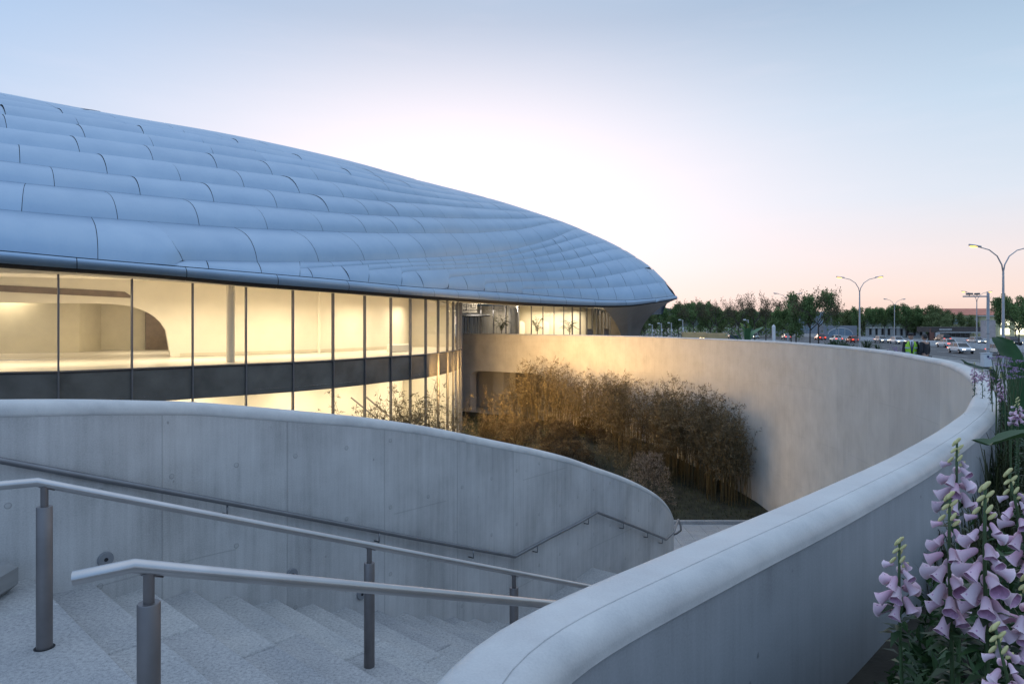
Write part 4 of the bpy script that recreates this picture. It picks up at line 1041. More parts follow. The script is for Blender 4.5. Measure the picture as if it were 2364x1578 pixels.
for px, ty, d in ((848, 905, 36.6), (872, 895, 37.2), (905, 880, 37.6), (930, 872, 38.0), (948, 862, 38.4), (962, 880, 38.8), (985, 890, 39.4), (1008, 905, 40), (1030, 915, 41), (1050, 930, 42.4), (1090, 930, 47), (1120, 915, 50), (1150, 890, 52), (890, 915, 37), (940, 905, 38.6), (976, 915, 39.6)):
    x = (px - CX) / F * d; z = gz(x, d) if d > 35.2 else EYE - 8.22; hh = EYE - (ty - HY) / F * d - z
    place(BB[3] if px in (1090, 1120, 848) else rnd.choice(BB[1:3]), (x, d, z - .02), rnd.uniform(0, 6.28), hh / 4.8, 'loose bamboo clump in front of the lit lower glass facade', 'bamboo before the glass facade')
for px, ty, d in ((385, 862, 25.6), (540, 898, 28.8), (566, 905, 29.4), (625, 892, 30.6), (640, 905, 30.8), (725, 880, 32.6), (742, 890, 33.0), (712, 900, 32.4), (800, 905, 34.5)):
    x = (px - CX) / F * d; z = EYE - 8.22; hh = EYE - (ty - HY) / F * d - z
    place(BB[3], (x, d, z), rnd.uniform(0, 6.28), hh / 4.8, 'thin sparse bamboo rising just above the stair wall in front of the glass facade', 'sparse bamboo behind the stair wall')
def shrub(seed, hgt, rad, n, name='shrub'):
    r_ = random.Random(seed); t = thing(name, 'x', 'shrub', (0, 0, 0)); sm_, lm = MB(), MB()
    for k in range(14):
        a = r_.uniform(0, 6.28); e = Vector((rad * .75 * math.cos(a) * r_.random() ** .5, rad * .75 * math.sin(a) * r_.random() ** .5, hgt * r_.uniform(.5, .95)))
        sm_.tube([(e.x * .08, e.y * .08, 0), (e.x * .45, e.y * .45, e.z * .55), e], [.014, .010, .004], 4)
    for k in range(n // 5):
        a = r_.uniform(0, 6.28); q_ = rad * (r_.random() ** .45); zz = hgt * (.12 + .88 * r_.random()); q_ *= (1 - .55 * (zz / hgt) ** 2.2)
        c = Vector((q_ * math.cos(a), q_ * math.sin(a), zz)); tone = r_.random(); br = (c - Vector((0, 0, hgt * .2))).normalized()
        for _ in range(5): leaf(lm, c + rv(r_) * .10, br + rv(r_) * .9, rv(r_), r_.uniform(.08, .18), r_.uniform(.02, .04), min(1, max(0, tone + r_.uniform(-.3, .3))))
    mk('branches', sm_, M['bark'], t); mk('foliage', lm, M['shrub_leaf'], t); return t
SH = [shrub(31, 1.5, 1.0, 3000), shrub(32, 1.2, 1.15, 3000)]
rnd = random.Random(8)
cand = []
for k in range(400):
    px = rnd.uniform(1120, 1520); y = rnd.uniform(975, 1110)
    if y > 990 + (px - 1120) * .4 + 60 or y < 960 + max(0, (px - 1330)) * .33: continue
    d = 36 + (1120 - y) / 130 * 18; x = (px - CX) / F * d
    if x > uw_x(d) - 3.2 or d < 36.5: continue
    if all((x - q_[0]) ** 2 + (d - q_[1]) ** 2 > 1.3 for q_ in cand): cand.append((x, d))
for x, d in cand[:26]: place(rnd.choice(SH), (x, d, gz(x, d) - .03), rnd.uniform(0, 6.28), rnd.uniform(.7, 1.0), 'low dark brown shrub massed on the mound of the sunken garden', 'shrubs on the garden mound')
for x, d in cand[10:44]: place(BB[rnd.randrange(3)], (x + rnd.uniform(-.6, .6), d + rnd.uniform(-.5, .5), gz(x, d) - .03), rnd.uniform(0, 6.28), rnd.uniform(.38, .58), 'short dark bamboo clump on the mound in front of the tall stand', 'short bamboo on the garden mound')
M['pale_leaf'] = leafmat('pale_shrub_leaf', (.08, .06, .045), (.36, .275, .20)); M['shrub_leaf'], keep_ = M['pale_leaf'], M['shrub_leaf']; big = shrub(37, 3.0, 1.45, 3600); M['shrub_leaf'] = keep_; p = P(1497, 1128, 37.2); big.location = (p.x, 37.2, gz(p.x, 37.2) - .02); big['label'] = 'pale brown rounded shrub standing forward of the mound just beyond the stair wall'
gb = MB(); rnd = random.Random(9)
for k in range(9000):
    d = rnd.uniform(35.3, 60); x = rnd.uniform(-4, uw_x(d) - .25)
    c = Vector((x, d, gz(x, d) - .01)); hh = rnd.uniform(.08, .3)
    leaf(gb, c, Vector((rnd.uniform(-.5, .5), rnd.uniform(-.5, .5), 1)), rv(rnd), hh, .03, rnd.random())
tag(mk('ground_cover', gb, M['grass']), 'dark low grass and leaf litter on the garden soil', 'ground cover', kind='stuff')

# ---- trees along the avenue
def tree(seed, hgt, cw, trunk_h, nleaf, mt, name='street_tree', gap=.5, lsize=.26, forks=4):
    r_ = random.Random(seed); t = thing(name, 'x', 'tree', (0, 0, 0)); wood, lm = MB(), MB(); tips = []
    wood.tube([(0, 0, -.1), (.05, 0, trunk_h * .5), (.02, .05, trunk_h)], [.17, .13, .12], 8)
    def limb(p, d, L, r0, lev):
        e = p + d * L; m_ = p + d * L * .5 + rv(r_) * L * .10; wood.tube([p, m_, e], [r0, r0 * .75, r0 * .45], 5)
        tips.append((e, L)); 
        if lev < 3:
            for _ in range(3 if lev < 2 else 2): limb(p + d * L * r_.uniform(.55, 1), (d + rv(r_) * .85 + Vector((0, 0, .18))).normalized(), L * r_.uniform(.55, .75), r0 * .5, lev + 1)
    for k in range(forks):
        a = 6.28 * k / forks + r_.uniform(-.4, .4); limb(Vector((.02, .05, trunk_h * r_.uniform(.8, 1))), Vector((math.cos(a) * cw * .13, math.sin(a) * cw * .13, .75)).normalized(), (hgt - trunk_h) * .42, .085, 0)
    cl_ = []
    for e, L in tips:
        if r_.random() > gap * .35: cl_.append((e, L * r_.uniform(.45, .8) + .25))
    per = max(6, nleaf // len(cl_))
    for c, rr in cl_:
        tone = r_.random()
        for _ in range(per):
            v = rv(r_); v.z *= .75; leaf(lm, c + v * rr, rv(r_) + Vector((0, 0, -.3)), rv(r_), lsize * r_.uniform(.7, 1.4), lsize * .55, min(1, max(0, tone * .7 + .3 * v.z + r_.uniform(-.2, .3))))
    # fit to the wanted size
    allv = lm.v; zmax = max(v[2] for v in allv); xm = max(max(abs(v[0]), abs(v[1])) for v in allv)
    for mb in (lm, wood): mb.v = [(v[0] * cw / 2 / xm, v[1] * cw / 2 / xm, v[2] * (hgt / zmax if v[2] > 0 else 1)) for v in mb.v]
    mk('trunk', wood, M['bark'], t); mk('crown', lm, mt, t); return t
TRS = [tree(41, 9, 9.5, 2.3, 8200, M['leaf_tree'], gap=.1, lsize=.32), tree(42, 8.5, 10, 2.2, 8000, M['leaf_tree2'], gap=.15, lsize=.32), tree(43, 9.5, 9, 2.5, 7600, M['leaf_tree'], gap=.15, lsize=.32)]
SPR = tree(44, 10, 9, 3.0, 1500, M['leaf_red'], gap=1.0, lsize=.24)
def at(px, d): x = (px - CX) / F * d; return Vector((x, d, gl(x, d)))
rnd = random.Random(12)
def put_tree(pr, px, d, topy, h0, lab, grp):
    p = at(px, d); hh = EYE - (topy - HY) / F * d - p.z; place(pr, p, rnd.uniform(0, 6.28), hh / h0, lab, grp)
H0 = {0: 9, 1: 8.5, 2: 9.5}
G1 = 'trees beyond the end of the dome'
for px, d, ty in ((1488, 175, 716), (1512, 190, 712), (1540, 180, 702), (1566, 195, 700), (1592, 178, 692), (1616, 190, 690), (1640, 180, 702), (1664, 200, 712), (1690, 190, 708), (1722, 200, 706), (1752, 190, 708), (1780, 205, 712), (1806, 200, 716)):
    k = rnd.randrange(3); put_tree(TRS[k], px, d, ty, H0[k], 'dense green street tree in the row right of the dome tip', G1)
for px, d, ty in ((1655, 165, 690), (1705, 160, 680), (1742, 165, 668), (1768, 160, 682), (1600, 168, 684)): put_tree(SPR, px, d, ty, 10, 'thin open tree with sparse reddish twigs above the green row', 'sparse trees above the row')
put_tree(TRS[2], 1870, 112, 664, 9.5, 'full dark green tree, tallest of the trees in the middle of the avenue', None)
put_tree(SPR, 1890, 108, 656, 10, 'sparse tree with reddish twigs spreading over the tallest green tree', None)
put_tree(TRS[0], 1826, 116, 700, 9, 'small green tree left of the tallest tree on the avenue', None)
put_tree(SPR, 1838, 118, 672, 10, 'sparse reddish tree left of the tallest tree on the avenue', None)
for px, d, ty in ((1935, 205, 708), (1962, 215, 712), (1990, 200, 704), (2015, 215, 706), (2042, 205, 706), (2068, 215, 708), (2092, 200, 698), (2118, 205, 701), (2142, 200, 702), (2166, 195, 712)):
    k = rnd.randrange(3); put_tree(TRS[k], px, d, ty, H0[k], 'spreading green tree in the row across the avenue', 'trees across the avenue')
for px, d, ty in ((2192, 185, 718), (2222, 190, 720)): put_tree(TRS[1], px, d, ty, 8.5, 'low green tree in front of the red roofed building', 'trees before the red roofed building')
put_tree(TRS[0], 2345, 150, 694, 9, 'green tree right of the stone gate pillar', None)
put_tree(TRS[2], 2352, 112, 672, 9.5, 'leafy tree at the right edge with its bare trunk showing', None)
# far-off dark wood and hill
hl = MB(); rows = []
for k in range(40):
    x = -200 + k * 22; rows.append([(x, 700, -4), (x, 715, 10 + 9 * mnoise.noise(Vector((k * .35, 0, 3))) + 6 * math.exp(-((k - 15) / 5) ** 2)), (x, 760, -4)])
hl.grid(rows); tag(mk('hills', hl, vary(mat('far_hill', (.05, .06, .055), .9), .05, .3), smooth=True), kind='structure')
hg = MB(); rnd = random.Random(77)
for px0, px1, d, zt in ((1470, 1830, 215, 3.4), (1930, 2160, 225, 2.6)):
    for k in range(2600):
        px = rnd.uniform(px0, px1); dd = d + rnd.uniform(-3, 3); p = at(px, dd); leaf(hg, p + Vector((0, 0, rnd.random() ** .8 * zt)), rv(rnd), rv(rnd), rnd.uniform(.4, .8), .45, rnd.random())
tag(mk('hedge', hg, M['leaf_tree']), 'dark clipped hedge mass behind the trunks of the street trees', 'hedge', kind='stuff')

# ---- broad-leaved plants, bushes
def blade(mb, pts, wid, tone=.5, fold=.12):
    pts = curve([tuple(p) for p in pts], 1e9) if False else [Vector(p) for p in pts]; n = 12; dense = []
    for i in range(n + 1):
        t = i / n * (len(pts) - 1); k = min(int(t), len(pts) - 2); f_ = t - k
        p0 = pts[max(k - 1, 0)]; p1, p2 = pts[k], pts[k + 1]; p3 = pts[min(k + 2, len(pts) - 1)]
        dense.append(.5 * (2 * p1 + (p2 - p0) * f_ + (2 * p0 - 5 * p1 + 4 * p2 - p3) * f_ ** 2 + (3 * p1 - p0 - 3 * p2 + p3) * f_ ** 3))
    rows, uv = [], []
    for i, p in enumerate(dense):
        t = (dense[min(i + 1, n)] - dense[max(i - 1, 0)]).normalized(); s_ = t.cross(Vector((0, 0, 1)))
        if s_.length < .05: s_ = Vector((1, 0, 0))
        s_.normalize(); up = s_.cross(t); f_ = i / n; w_ = wid * (math.sin(math.pi * min(1, f_ * .93 + .05)) ** .7); wv = .03 * wid * math.sin(i * 2.3)
        rows.append([p - s_ * w_ * .5 + up * (fold * w_ + wv), p - s_ * w_ * .25 + up * fold * .35 * w_, p, p + s_ * w_ * .25 + up * fold * .35 * w_, p + s_ * w_ * .5 + up * (fold * w_ - wv)]); uv.append([(tone, 0)] * 5)
    mb.grid(rows, 0, uv)
def broad_plant(name, label, base, leaves, cat='plant', m_=None):
    t = thing(name, label, cat, base); b_ = Vector(base)
    for pts, wid in leaves:
        mb = MB(); blade(mb, [Vector(p) - b_ for p in pts], wid, random.Random(len(pts) * wid).random()); o = mk('leaf', mb, m_ or M['broad_leaf'], t, smooth=True)
    return t
d = 7.6; bx = P(2352, 900, d); bx.z = .05
broad_plant('banana_plant', 'upright banana plant with broad torn leaves outside the parapet at the right', tuple(bx),
    [([bx, P(2346, 868, d), P(2331, 824, d), P(2312, 790, d - .05), P(2297, 778, d - .1)], .26), ([bx, P(2350, 880, d), P(2347, 846, d + .1), P(2352, 815, d + .2)], .2), ([bx, P(2358, 890, d - .2), P(2364, 850, d - .3), P(2380, 842, d - .4)], .22), ([bx, P(2300, 880, d), P(2262, 852, d), P(2236, 842, d - .1), P(2217, 829, d - .1)], .12)])
d = 2.35; bx = P(2420, 1200, d); bx.z = .05
broad_plant('canna_plant', 'dark broad canna leaf reaching over the coping near the foreground flowers', tuple(bx),
    [([bx, P(2440, 1080, d), P(2400, 1012, d), P(2330, 1014, d + .05), P(2285, 1028, d + .08), P(2243, 1016, d + .1)], .17), ([bx, P(2450, 1150, d), P(2480, 1050, d), P(2520, 1010, d)], .15)], m_=M['plant_leaf'])
d = 44; bx = P(1722, 800, d); bx.z = gl(bx.x, d)
broad_plant('banana_plant', 'green banana plant rising behind the far parapet', tuple(bx),
    [([bx, P(1718, 775, d), P(1712, 752, d), P(1708, 745, d)], .55), ([bx, P(1735, 775, d), P(1750, 762, d + .3), P(1762, 755, d + .6)], .45), ([bx, P(1705, 775, d), P(1690, 760, d), P(1680, 764, d)], .45), ([bx, P(1727, 770, d - .3), P(1730, 757, d - .5), P(1722, 741, d - .6)], .4), ([bx, P(1745, 782, d - .3), P(1765, 772, d - .5), P(1772, 771, d - .6)], .35), ([bx, P(1700, 782, d - .3), P(1684, 772, d - .6), P(1674, 775, d - .8)], .3)])
def bush(name, label, px, d, topy, rad, m_, seed, cat='bush', n=1500, ls=.11):
    b_ = at(px, d); hh = EYE - (topy - HY) / F * d - b_.z; r_ = random.Random(seed); t = thing(name, label, cat, b_); lm, sm_ = MB(), MB()
    for k in range(10):
        a = r_.uniform(0, 6.28); sm_.tube([(0, 0, 0), (rad * .6 * math.cos(a), rad * .6 * math.sin(a), hh * r_.uniform(.6, .9))], [.02, .006], 4)
    for k in range(n // 4):
        v = rv(r_); c = Vector((v.x * rad, v.y * rad, hh * (.55 + .45 * v.z) * (1 - .12 * r_.random()))); tone = r_.random()
        for _ in range(4): leaf(lm, c + rv(r_) * .12, rv(r_) + Vector((0, 0, .3)), rv(r_), ls * r_.uniform(.7, 1.5), ls * .5, min(1, max(0, tone + r_.uniform(-.3, .3))))
    mk('branches', sm_, M['bark'], t); mk('foliage', lm, m_, t); return t
bush('garden_bush', 'round leafy green bush showing above the far parapet', 1932, 36, 782, .7, M['plant_leaf'], 5)
def spiky(name, label, px, d, topy, rad, seed, n=46, m_=None, cat='plant', w_=.035):
    b_ = at(px, d); hh = EYE - (topy - HY) / F * d - b_.z; r_ = random.Random(seed); t = thing(name, label, cat, b_); mb = MB()
    for k in range(n):
        a = r_.uniform(0, 6.28); q_ = rad * r_.uniform(.5, 1); z = hh * r_.uniform(.75, 1.0); b0 = Vector((0, 0, hh * .45))
        blade(mb, [b0, b0.lerp(Vector((q_ * math.cos(a) * .5, q_ * math.sin(a) * .5, z)), .8), Vector((q_ * math.cos(a), q_ * math.sin(a), z * (1 - .12 * r_.random())))], w_, r_.random())
    mk('leaves', mb, m_ or M['plant_leaf'], t, smooth=True); sm_ = MB(); sm_.tube([(0, 0, -.02), (0, 0, hh * .5)], [.06, .05], 8); mk('trunk', sm_, M['bark'], t); return t
spiky('spiky_plant', 'dark spiky plant above the parapet left of the two men', 2000, 33, 779, .75, 6)
spiky('spiky_plant', 'low spiky green plant just right of the spiky bush behind the parapet', 2026, 31, 790, .35, 7, 24)
bush('flower_bush', 'low lilac flowering bush at the parapet beside the man in the vest', 2076, 27.5, 795, .6, M['lilac'], 16, n=700, ls=.07)
bush('flower_bush', 'white flecked small bush right of the round green bush', 1958, 34, 790, .45, M['plant_leaf'], 17, n=600, ls=.08)
# potted palms inside the entrance hall
def palm(label, px, d, hh, rad, seed, round_=False):
    b_ = P(px, HY, d); b_.z = .01; t = thing('potted_palm', label, 'potted plant', b_, 0); r_ = random.Random(seed)
    mb = MB(); mb.lathe((0, 0, 0), [(.01, 0), (.24, 0), (.30, .48), (.33, .5), (.28, .5), (.26, .44), (.01, .44)], 20); mk('pot', mb, vary(mat('plant_pot', (.25, .22, .2), .5), 4, .2), t, smooth=True, angle=40)
    mb = MB(); mb.tube([(0, 0, .44), (.03, 0, hh * .55)], [.05, .035], 8); mk('trunk', mb, M['bark'], t)
    mb = MB()
    for k in range(26 if not round_ else 44):
        a = r_.uniform(0, 6.28); q_ = rad * r_.uniform(.6, 1); up_ = r_.uniform(.15, 1.0); b0 = Vector((0, 0, hh * r_.uniform(.4, .6)))
        e = b0 + Vector((q_ * math.cos(a), q_ * math.sin(a), hh * .45 * up_ - .15)); m_ = b0.lerp(e, .55) + Vector((0, 0, .28))
        pp = [b0.lerp(m_, i / 5) for i in range(5)] + [m_.lerp(e, i / 5) for i in range(6)]
        for i, p in enumerate(pp):
            for s_ in (-1, 1):
                leaf(mb, p, Vector((-math.sin(a) * s_, math.cos(a) * s_, -.25)) + Vector((math.cos(a), math.sin(a), 0)) * .5, Vector((0, 0, 1)), .26, .05, r_.random())
    mk('fronds', mb, M['palm_leaf'], t); return t
palm('potted round dark shrub before the grey entrance column', 1158, 71.5, 2.9, .95, 3, True)
palm('upright potted palm in the entrance hall, left of the other palm', 1240, 71.3, 2.7, .6, 4)
palm('wide potted palm in the entrance hall with arching fronds', 1315, 71.0, 2.5, .95, 5)
# lounge chairs just showing in the entrance hall
for px, lab in ((1366, 'dark lounge chair behind the entrance glass, left of the pair'), (1404, 'black low lounge chair near the narrow end of the entrance glass')):
    b_ = P(px, HY, 73.0 if px < 1380 else 73.6); b_.z = .005; t = thing('lounge_chair', lab, 'chair', b_, rz=.6)
    mb = MB(); mb.box((0, 0, .42), (.7, .65, .1), bev=.03); mk('seat', mb, M['post'], t); mb = MB(); mb.box((0, .33, .85), (.7, .1, .9), bev=.03); mk('backrest', mb, M['post'], t)
    for sx_ in (-1, 1):
        for sy_ in (-1, 1): mb = MB(); mb.tube([(sx_ * .3, sy_ * .27, 0), (sx_ * .28, sy_ * .24, .38)], .018, 6); mk('leg', mb, M['black'], t)

# ---- foxgloves in the foreground bed
def bell_mesh():
    mb = MB(); prof = [(.003, 0), (.008, -.004), (.0115, -.014), (.0125, -.026), (.0145, -.038), (.0185, -.047), (.0215, -.051)]
    rows = []; n = 14
    for i, (r0, z) in enumerate(prof):
        rows.append([(r0 * math.cos(6.283*k/n) * (1 + (.12 * math.cos(5 * 6.283*k/n) if i > 4 else 0)), r0 * math.sin(6.283*k/n), z - (.006 * max(0, math.sin(6.283*k/n)) if i > 4 else 0)) for k in range(n)])
    mb.grid(rows, 0, [[(.15 + .13 * i, 0)] * n for i in range(len(prof))], closed=True)
    o = len(mb.v); inn = [[(p[0] * .93, p[1] * .93, p[2] + .0006) for p in r_] for r_ in rows[1:]]; mb.grid([r_[::-1] for r_ in inn], 1, [[(.6, 0)] * n for _ in inn], closed=True)
    return mb
BELL = bell_mesh()
def foxglove(seed, zone, hgt=1.25, nb=24, lean=.0):
    r_ = random.Random(seed); t = thing('foxglove', 'x', 'flower', (0, 0, 0))
    ax = lambda z: Vector((lean * (z / hgt) ** 2 + .006 * math.sin(z * 9), .006 * math.cos(z * 7), z))
    mb = MB(); mb.tube([ax(hgt * k / 12) for k in range(13)], [.008 - .0055 * k / 12 for k in range(13)], 8); mk('stem', mb, M['stem'], t, smooth=True)
    first = None
    for k in range(nb):
        f_ = k / (nb - 1); z = hgt - .05 - zone * f_; a = 2.4 * k + r_.uniform(-.3, .3); sc = .34 + .29 * min(1, f_ * 1.8) + r_.uniform(-.10, .08)
        if first is None: o = mk('bell_flower', BELL, [M['petal'], M['petal_in']], t, smooth=True); first = o
        else: o = first.copy(); COL.objects.link(o); o.parent = t
        p = ax(z) + Vector((math.cos(a), math.sin(a), .3)) * .010
        tilt = R(r_.uniform(28, 78)); o.location = p
        o.rotation_euler = (Matrix.Rotation(a, 3, 'Z') @ Matrix.Rotation(-tilt, 3, 'Y') @ Matrix.Rotation(r_.uniform(-.3, .3), 3, 'Z')).to_euler(); o.scale = (sc, sc, sc * 1.05)
    for k in range(9):
        z = hgt - .055 + .008 * k; a = 2.4 * k; b_ = MB(); b_.ellipsoid((0, 0, 0), (.0035, .0035, .0095), 0, 8, 6); o = mk('bud', b_, M['bud'], t, smooth=True)
        o.location = ax(min(z, hgt)) + Vector((math.cos(a), math.sin(a), .1)) * .013 * (1 - k / 11); o.rotation_euler = (.6 * math.sin(a), 1.3 * math.cos(a) * .7, a)
    lf = MB()
    for k in range(150):
        z = (hgt - zone - .05) * r_.random() ** .8 + .02; a = r_.uniform(0, 6.28); L = r_.uniform(.03, .055) * (1.0 + 1.6 * max(0, .5 - z) * r_.random())
        leaf(lf, ax(z), Vector((math.cos(a), math.sin(a), r_.uniform(-.4, .7))), Vector((0, 0, 1)), L, L * .36, r_.random(), bend=.25)
    for k in range(12):
        a = r_.uniform(0, 6.28); z = r_.uniform(.03, .3); q_ = r_.uniform(.14, .28); blade(lf, [ax(z), ax(z) + Vector((math.cos(a) * q_ * .5, math.sin(a) * q_ * .5, .10)), ax(z) + Vector((math.cos(a) * q_, math.sin(a) * q_, -.02))], .06, r_.random())
    mk('leaves', lf, M['plant_leaf'], t, smooth=True); return t
FG = [foxglove(51, .10, nb=15), foxglove(52, .185, nb=27), foxglove(53, .15, nb=22, lean=-.16)]
fz = [(0, 2080, 1244, 1.80, 'loose pink foxglove clear in front of the parapet face, leftmost near flower'), (1, 2196, 1140, 1.72, 'tall dense pink foxglove spike, left one of the full pair at the right'),
      (1, 2278, 1118, 1.62, 'tall dense pink foxglove spike at the right, beside its twin'), (0, 2212, 1016, 2.2, 'pink foxglove whose tip overlaps the pale coping, highest of the near flowers'), (2, 2330, 1086, 1.95, 'pink foxglove leaning in below the dark canna leaf'),
      (2, 2300, 1440, 1.42, 'large leaning foxglove spike at the bottom right corner'), (0, 2372, 1325, 1.6, 'foxglove partly cut off by the right edge'), (0, 2350, 918, 4.6, 'pink foxglove beside the right edge above the canna leaf'),
      (1, 2250, 836, 9.4, 'distant foxglove just outside the parapet bend'), (1, 2288, 846, 8.2, 'second distant foxglove outside the parapet bend, near the banana plant'), (1, 2312, 862, 7.0, 'third distant foxglove outside the parapet bend, lowest of them'), (0, 2357, 850, 8.0, 'distant foxglove between the banana leaves and the right edge'), (0, 2268, 848, 8.8, 'distant foxglove between the first and second at the bend')]
for k, px, y, d, lab in fz:
    tp = P(px, y, d); b0 = -.16 if d < 4 else .06; sc = (tp.z - b0) / 1.25; ln = -.16 * sc if k == 2 else 0
    o = place(FG[k], (tp.x - ln, tp.y, b0), 0.0, sc, lab, None)
for k, (px, d, ty, rd) in enumerate(((2215, 2.9, 1500, .24), (2262, 2.6, 1440, .26), (2330, 2.4, 1380, .3), (2400, 2.9, 1200, .35), (2290, 3.4, 1330, .35), (2360, 1.7, 1520, .18))):
    bush('leafy_plant', ['dark leafy plant at the wall foot, leftmost under the foxgloves', 'dark leafy plant below the pair of foxgloves', 'dark leafy plant behind the pair of foxgloves at the right', 'dark tall leafy plant at the right edge under the canna leaf', 'dark leafy plant against the wall behind the foxgloves', 'dark low leafy plant in the bottom right corner'][k], px, d, ty, rd, M['plant_leaf'], 80 + k, 'plant', 900, .06)
# lilac umbels on wiry stems
def umbel(seed):
    r_ = random.Random(seed); t = thing('umbel_flower', 'x', 'flower', (0, 0, 0)); mb = MB(); mb.tube([(0, 0, 0), (.02, .01, .5), (0, 0, 1.2)], .004, 5); fl = MB()
    for k in range(5):
        a = 6.28 * k / 5; e = Vector((.04 * math.cos(a), .04 * math.sin(a), 1.25 + .03 * r_.random())); mb.tube([(0, 0, 1.05), e], .0025, 4)
        for _ in range(16): leaf(fl, e + Vector((r_.uniform(-.016, .016), r_.uniform(-.016, .016), r_.uniform(-.004, .006))), rv(r_) + Vector((0, 0, .6)), rv(r_), .009, .008, r_.random())
    mk('stem', mb, M['stem'], t); mk('flower_head', fl, M['lilac'], t); return t
UM = umbel(61); rnd = random.Random(14)
for px, y, d in ((2300, 818, 7.0), (2318, 817, 6.6), (2332, 838, 6.0), (2346, 826, 6.4), (2310, 834, 7.2), (2352, 846, 5.6), (2326, 850, 6.4), (2290, 852, 7.6), (2340, 862, 5.8), (2300, 868, 7.1)):
    tp = P(px, y, d); place(UM, (tp.x, tp.y, .05), rnd.uniform(0, 6), (tp.z - .05) / 1.29, 'small lilac umbel on a wiry stem outside the parapet bend', 'lilac umbels in the bed')
gr = MB(); rnd = random.Random(15)
for k in range(5200):
    d = 1.15 + 11 * rnd.random() ** 1.4; lo = max(.68 * d if d < 4.5 else 0, uw_x(d) + .5); x = lo + rnd.random() ** 1.3 * (1.6 if d < 8 else 1.2)
    hh = rnd.uniform(.35, .95) if d < 6 else rnd.uniform(.5, 1.05); a = rnd.uniform(0, 6.28); q_ = hh * rnd.uniform(.15, .6)
    b_ = Vector((x, d, .02 if d > 6 else -.2)); m_ = b_ + Vector((q_ * .35 * math.cos(a), q_ * .35 * math.sin(a), hh * .7)); e = b_ + Vector((q_ * math.cos(a), q_ * math.sin(a), hh * rnd.uniform(.75, 1))); s_ = Vector((-math.sin(a), math.cos(a), 0)) * .006; t_ = rnd.random()
    gr.add([b_ - s_, b_ + s_, m_ + s_, m_ - s_, e], [(0, 1, 2, 3), (3, 2, 4)], 0, [(t_, 0)] * 5)
tag(mk('ornamental_grass', gr, M['grass']), 'dark fine bladed grass filling the bed behind the foxgloves', 'grass', kind='stuff')
#==PART5==
# ================================================================== AVENUE: lamps, cars, buildings
M['pole'] = vary(mat('grey_lamp_pole', (.42, .42, .43), .5, .4), 3, .1)
M['sodium'] = mat('sodium_lens', (1, .7, .3), .4, emit=(1, .50, .07), es=3.2)
M['lens_off'] = mat('unlit_lens', (.5, .45, .38), .3)
def lamp(lit):
    t = thing('street_lamp', 'x', 'street lamp', (0, 0, 0)); mb = MB(); mb.lathe((0, 0, 0), [(.19, 0), (.19, .5), (.13, .55), (.075, 8.1), (.05, 8.4)], 12); mk('pole', mb, M['pole'], t, smooth=True, angle=40)
    for s_ in (-1, 1):
        mb = MB(); pts = [Vector((0, 0, 8.1)), Vector((.12 * s_, 0, 8.7)), Vector((.5 * s_, 0, 9.35)), Vector((1.15 * s_, 0, 9.8)), Vector((1.95 * s_, 0, 10.0))]; mb.tube(pts, [.05, .05, .045, .04, .035], 8); a = mk('arm', mb, M['pole'], t, smooth=True)
        mb = MB(); rows = []
        for i in range(9):
            f_ = i / 8; x = (1.85 + .95 * f_) * s_; w_ = .17 * math.sin(math.pi * min(.97, f_ * .8 + .13)) ** .6; z = 9.98 + .12 * f_ + .02
            rows.append([(x, w_ * math.cos(q_), z + (.11 if math.sin(q_) > 0 else .035) * math.sin(q_)) for q_ in [6.283 * k / 12 for k in range(12)]])
        mb.grid(rows, 0, closed=True); mb.f += [list(range(12))[::-1], list(range(96, 108))]; mb.mi += [0, 0]; hd = mk('lamp_head', mb, M['pole'], t, smooth=True)
        mb = MB(); mb.ellipsoid((2.42 * s_, 0, 10.03), (.33, .13, .075), 0, 12, 8); mk('lens', mb, M['sodium'] if lit else M['lens_off'], hd, smooth=True)
    return t
LON, LOFF = lamp(True), lamp(False)
for pr, px, hy, d, lab in ((LON, 2316, 571, 0, 'tallest twin arm street lamp at the right edge of the photo'), (LON, 1984.5, 641, 0, 'lit twin arm street lamp standing clear above the row of trees'), (LOFF, 2065, 691, 0, 'small unlit twin arm street lamp in front of the trees across the avenue'),
                           (LON, 2255, 674, 0, 'lit twin arm street lamp behind the camera gantry'), (LOFF, 1819, 678, 0, 'twin arm street lamp half buried in the tallest tree')):
    d = (10.0 + STREET - EYE) / (HY - hy) * F; x = (px - CX) / F * d; ln = {2316: 2.1, 1984.5: 0.4}.get(px, 0)
    place(pr, (x, d, STREET), {2316: .12, 1984.5: -.1, 2065: .1}.get(px, 0), 1.0, lab, None)
t = thing('slim_pole', 'thin grey pole between the tall tree and the lit street lamp', 'pole', at(1936, 120)); mb = MB(); mb.lathe((0, 0, 0), [(.07, 0), (.05, 6.2), (.001, 6.22)], 8); mb.box((0, 0, 4.2), (.3, .25, .3)); mk('pole', mb, M['pole'], t)
# camera gantry
b_ = at(2281, 71); t = thing('camera_gantry', 'grey gantry pole with a left arm carrying traffic cameras', 'camera pole', b_)
mb = MB(); mb.lathe((0, 0, 0), [(.26, 0), (.26, .03), (.17, .06), (.15, 5.4), (.001, 5.41)], 14); mk('pole', mb, M['pole'], t, smooth=True, angle=40)
mb = MB(); mb.lathe((0, 0, 5.4), [(.15, 0), (.135, 2.1), (.001, 2.12)], 14); mk('pole_top', mb, M['pole'], t, smooth=True, angle=40)
mb = MB(); mb.box((-1.3, 0, 7.1), (2.6, .14, .14), bev=.02); mk('arm', mb, M['pole'], t)
for x, w_ in ((-1.95, .42), (-1.15, .22)):
    mb = MB(); mb.box((x, -.02, 7.36), (w_, .5, .2), bev=.03, rz=.3); mb.tube([(x, 0, 7.15), (x, 0, 7.28)], .03, 6); mk('camera', mb, M['mullion'], t)
mb = MB()
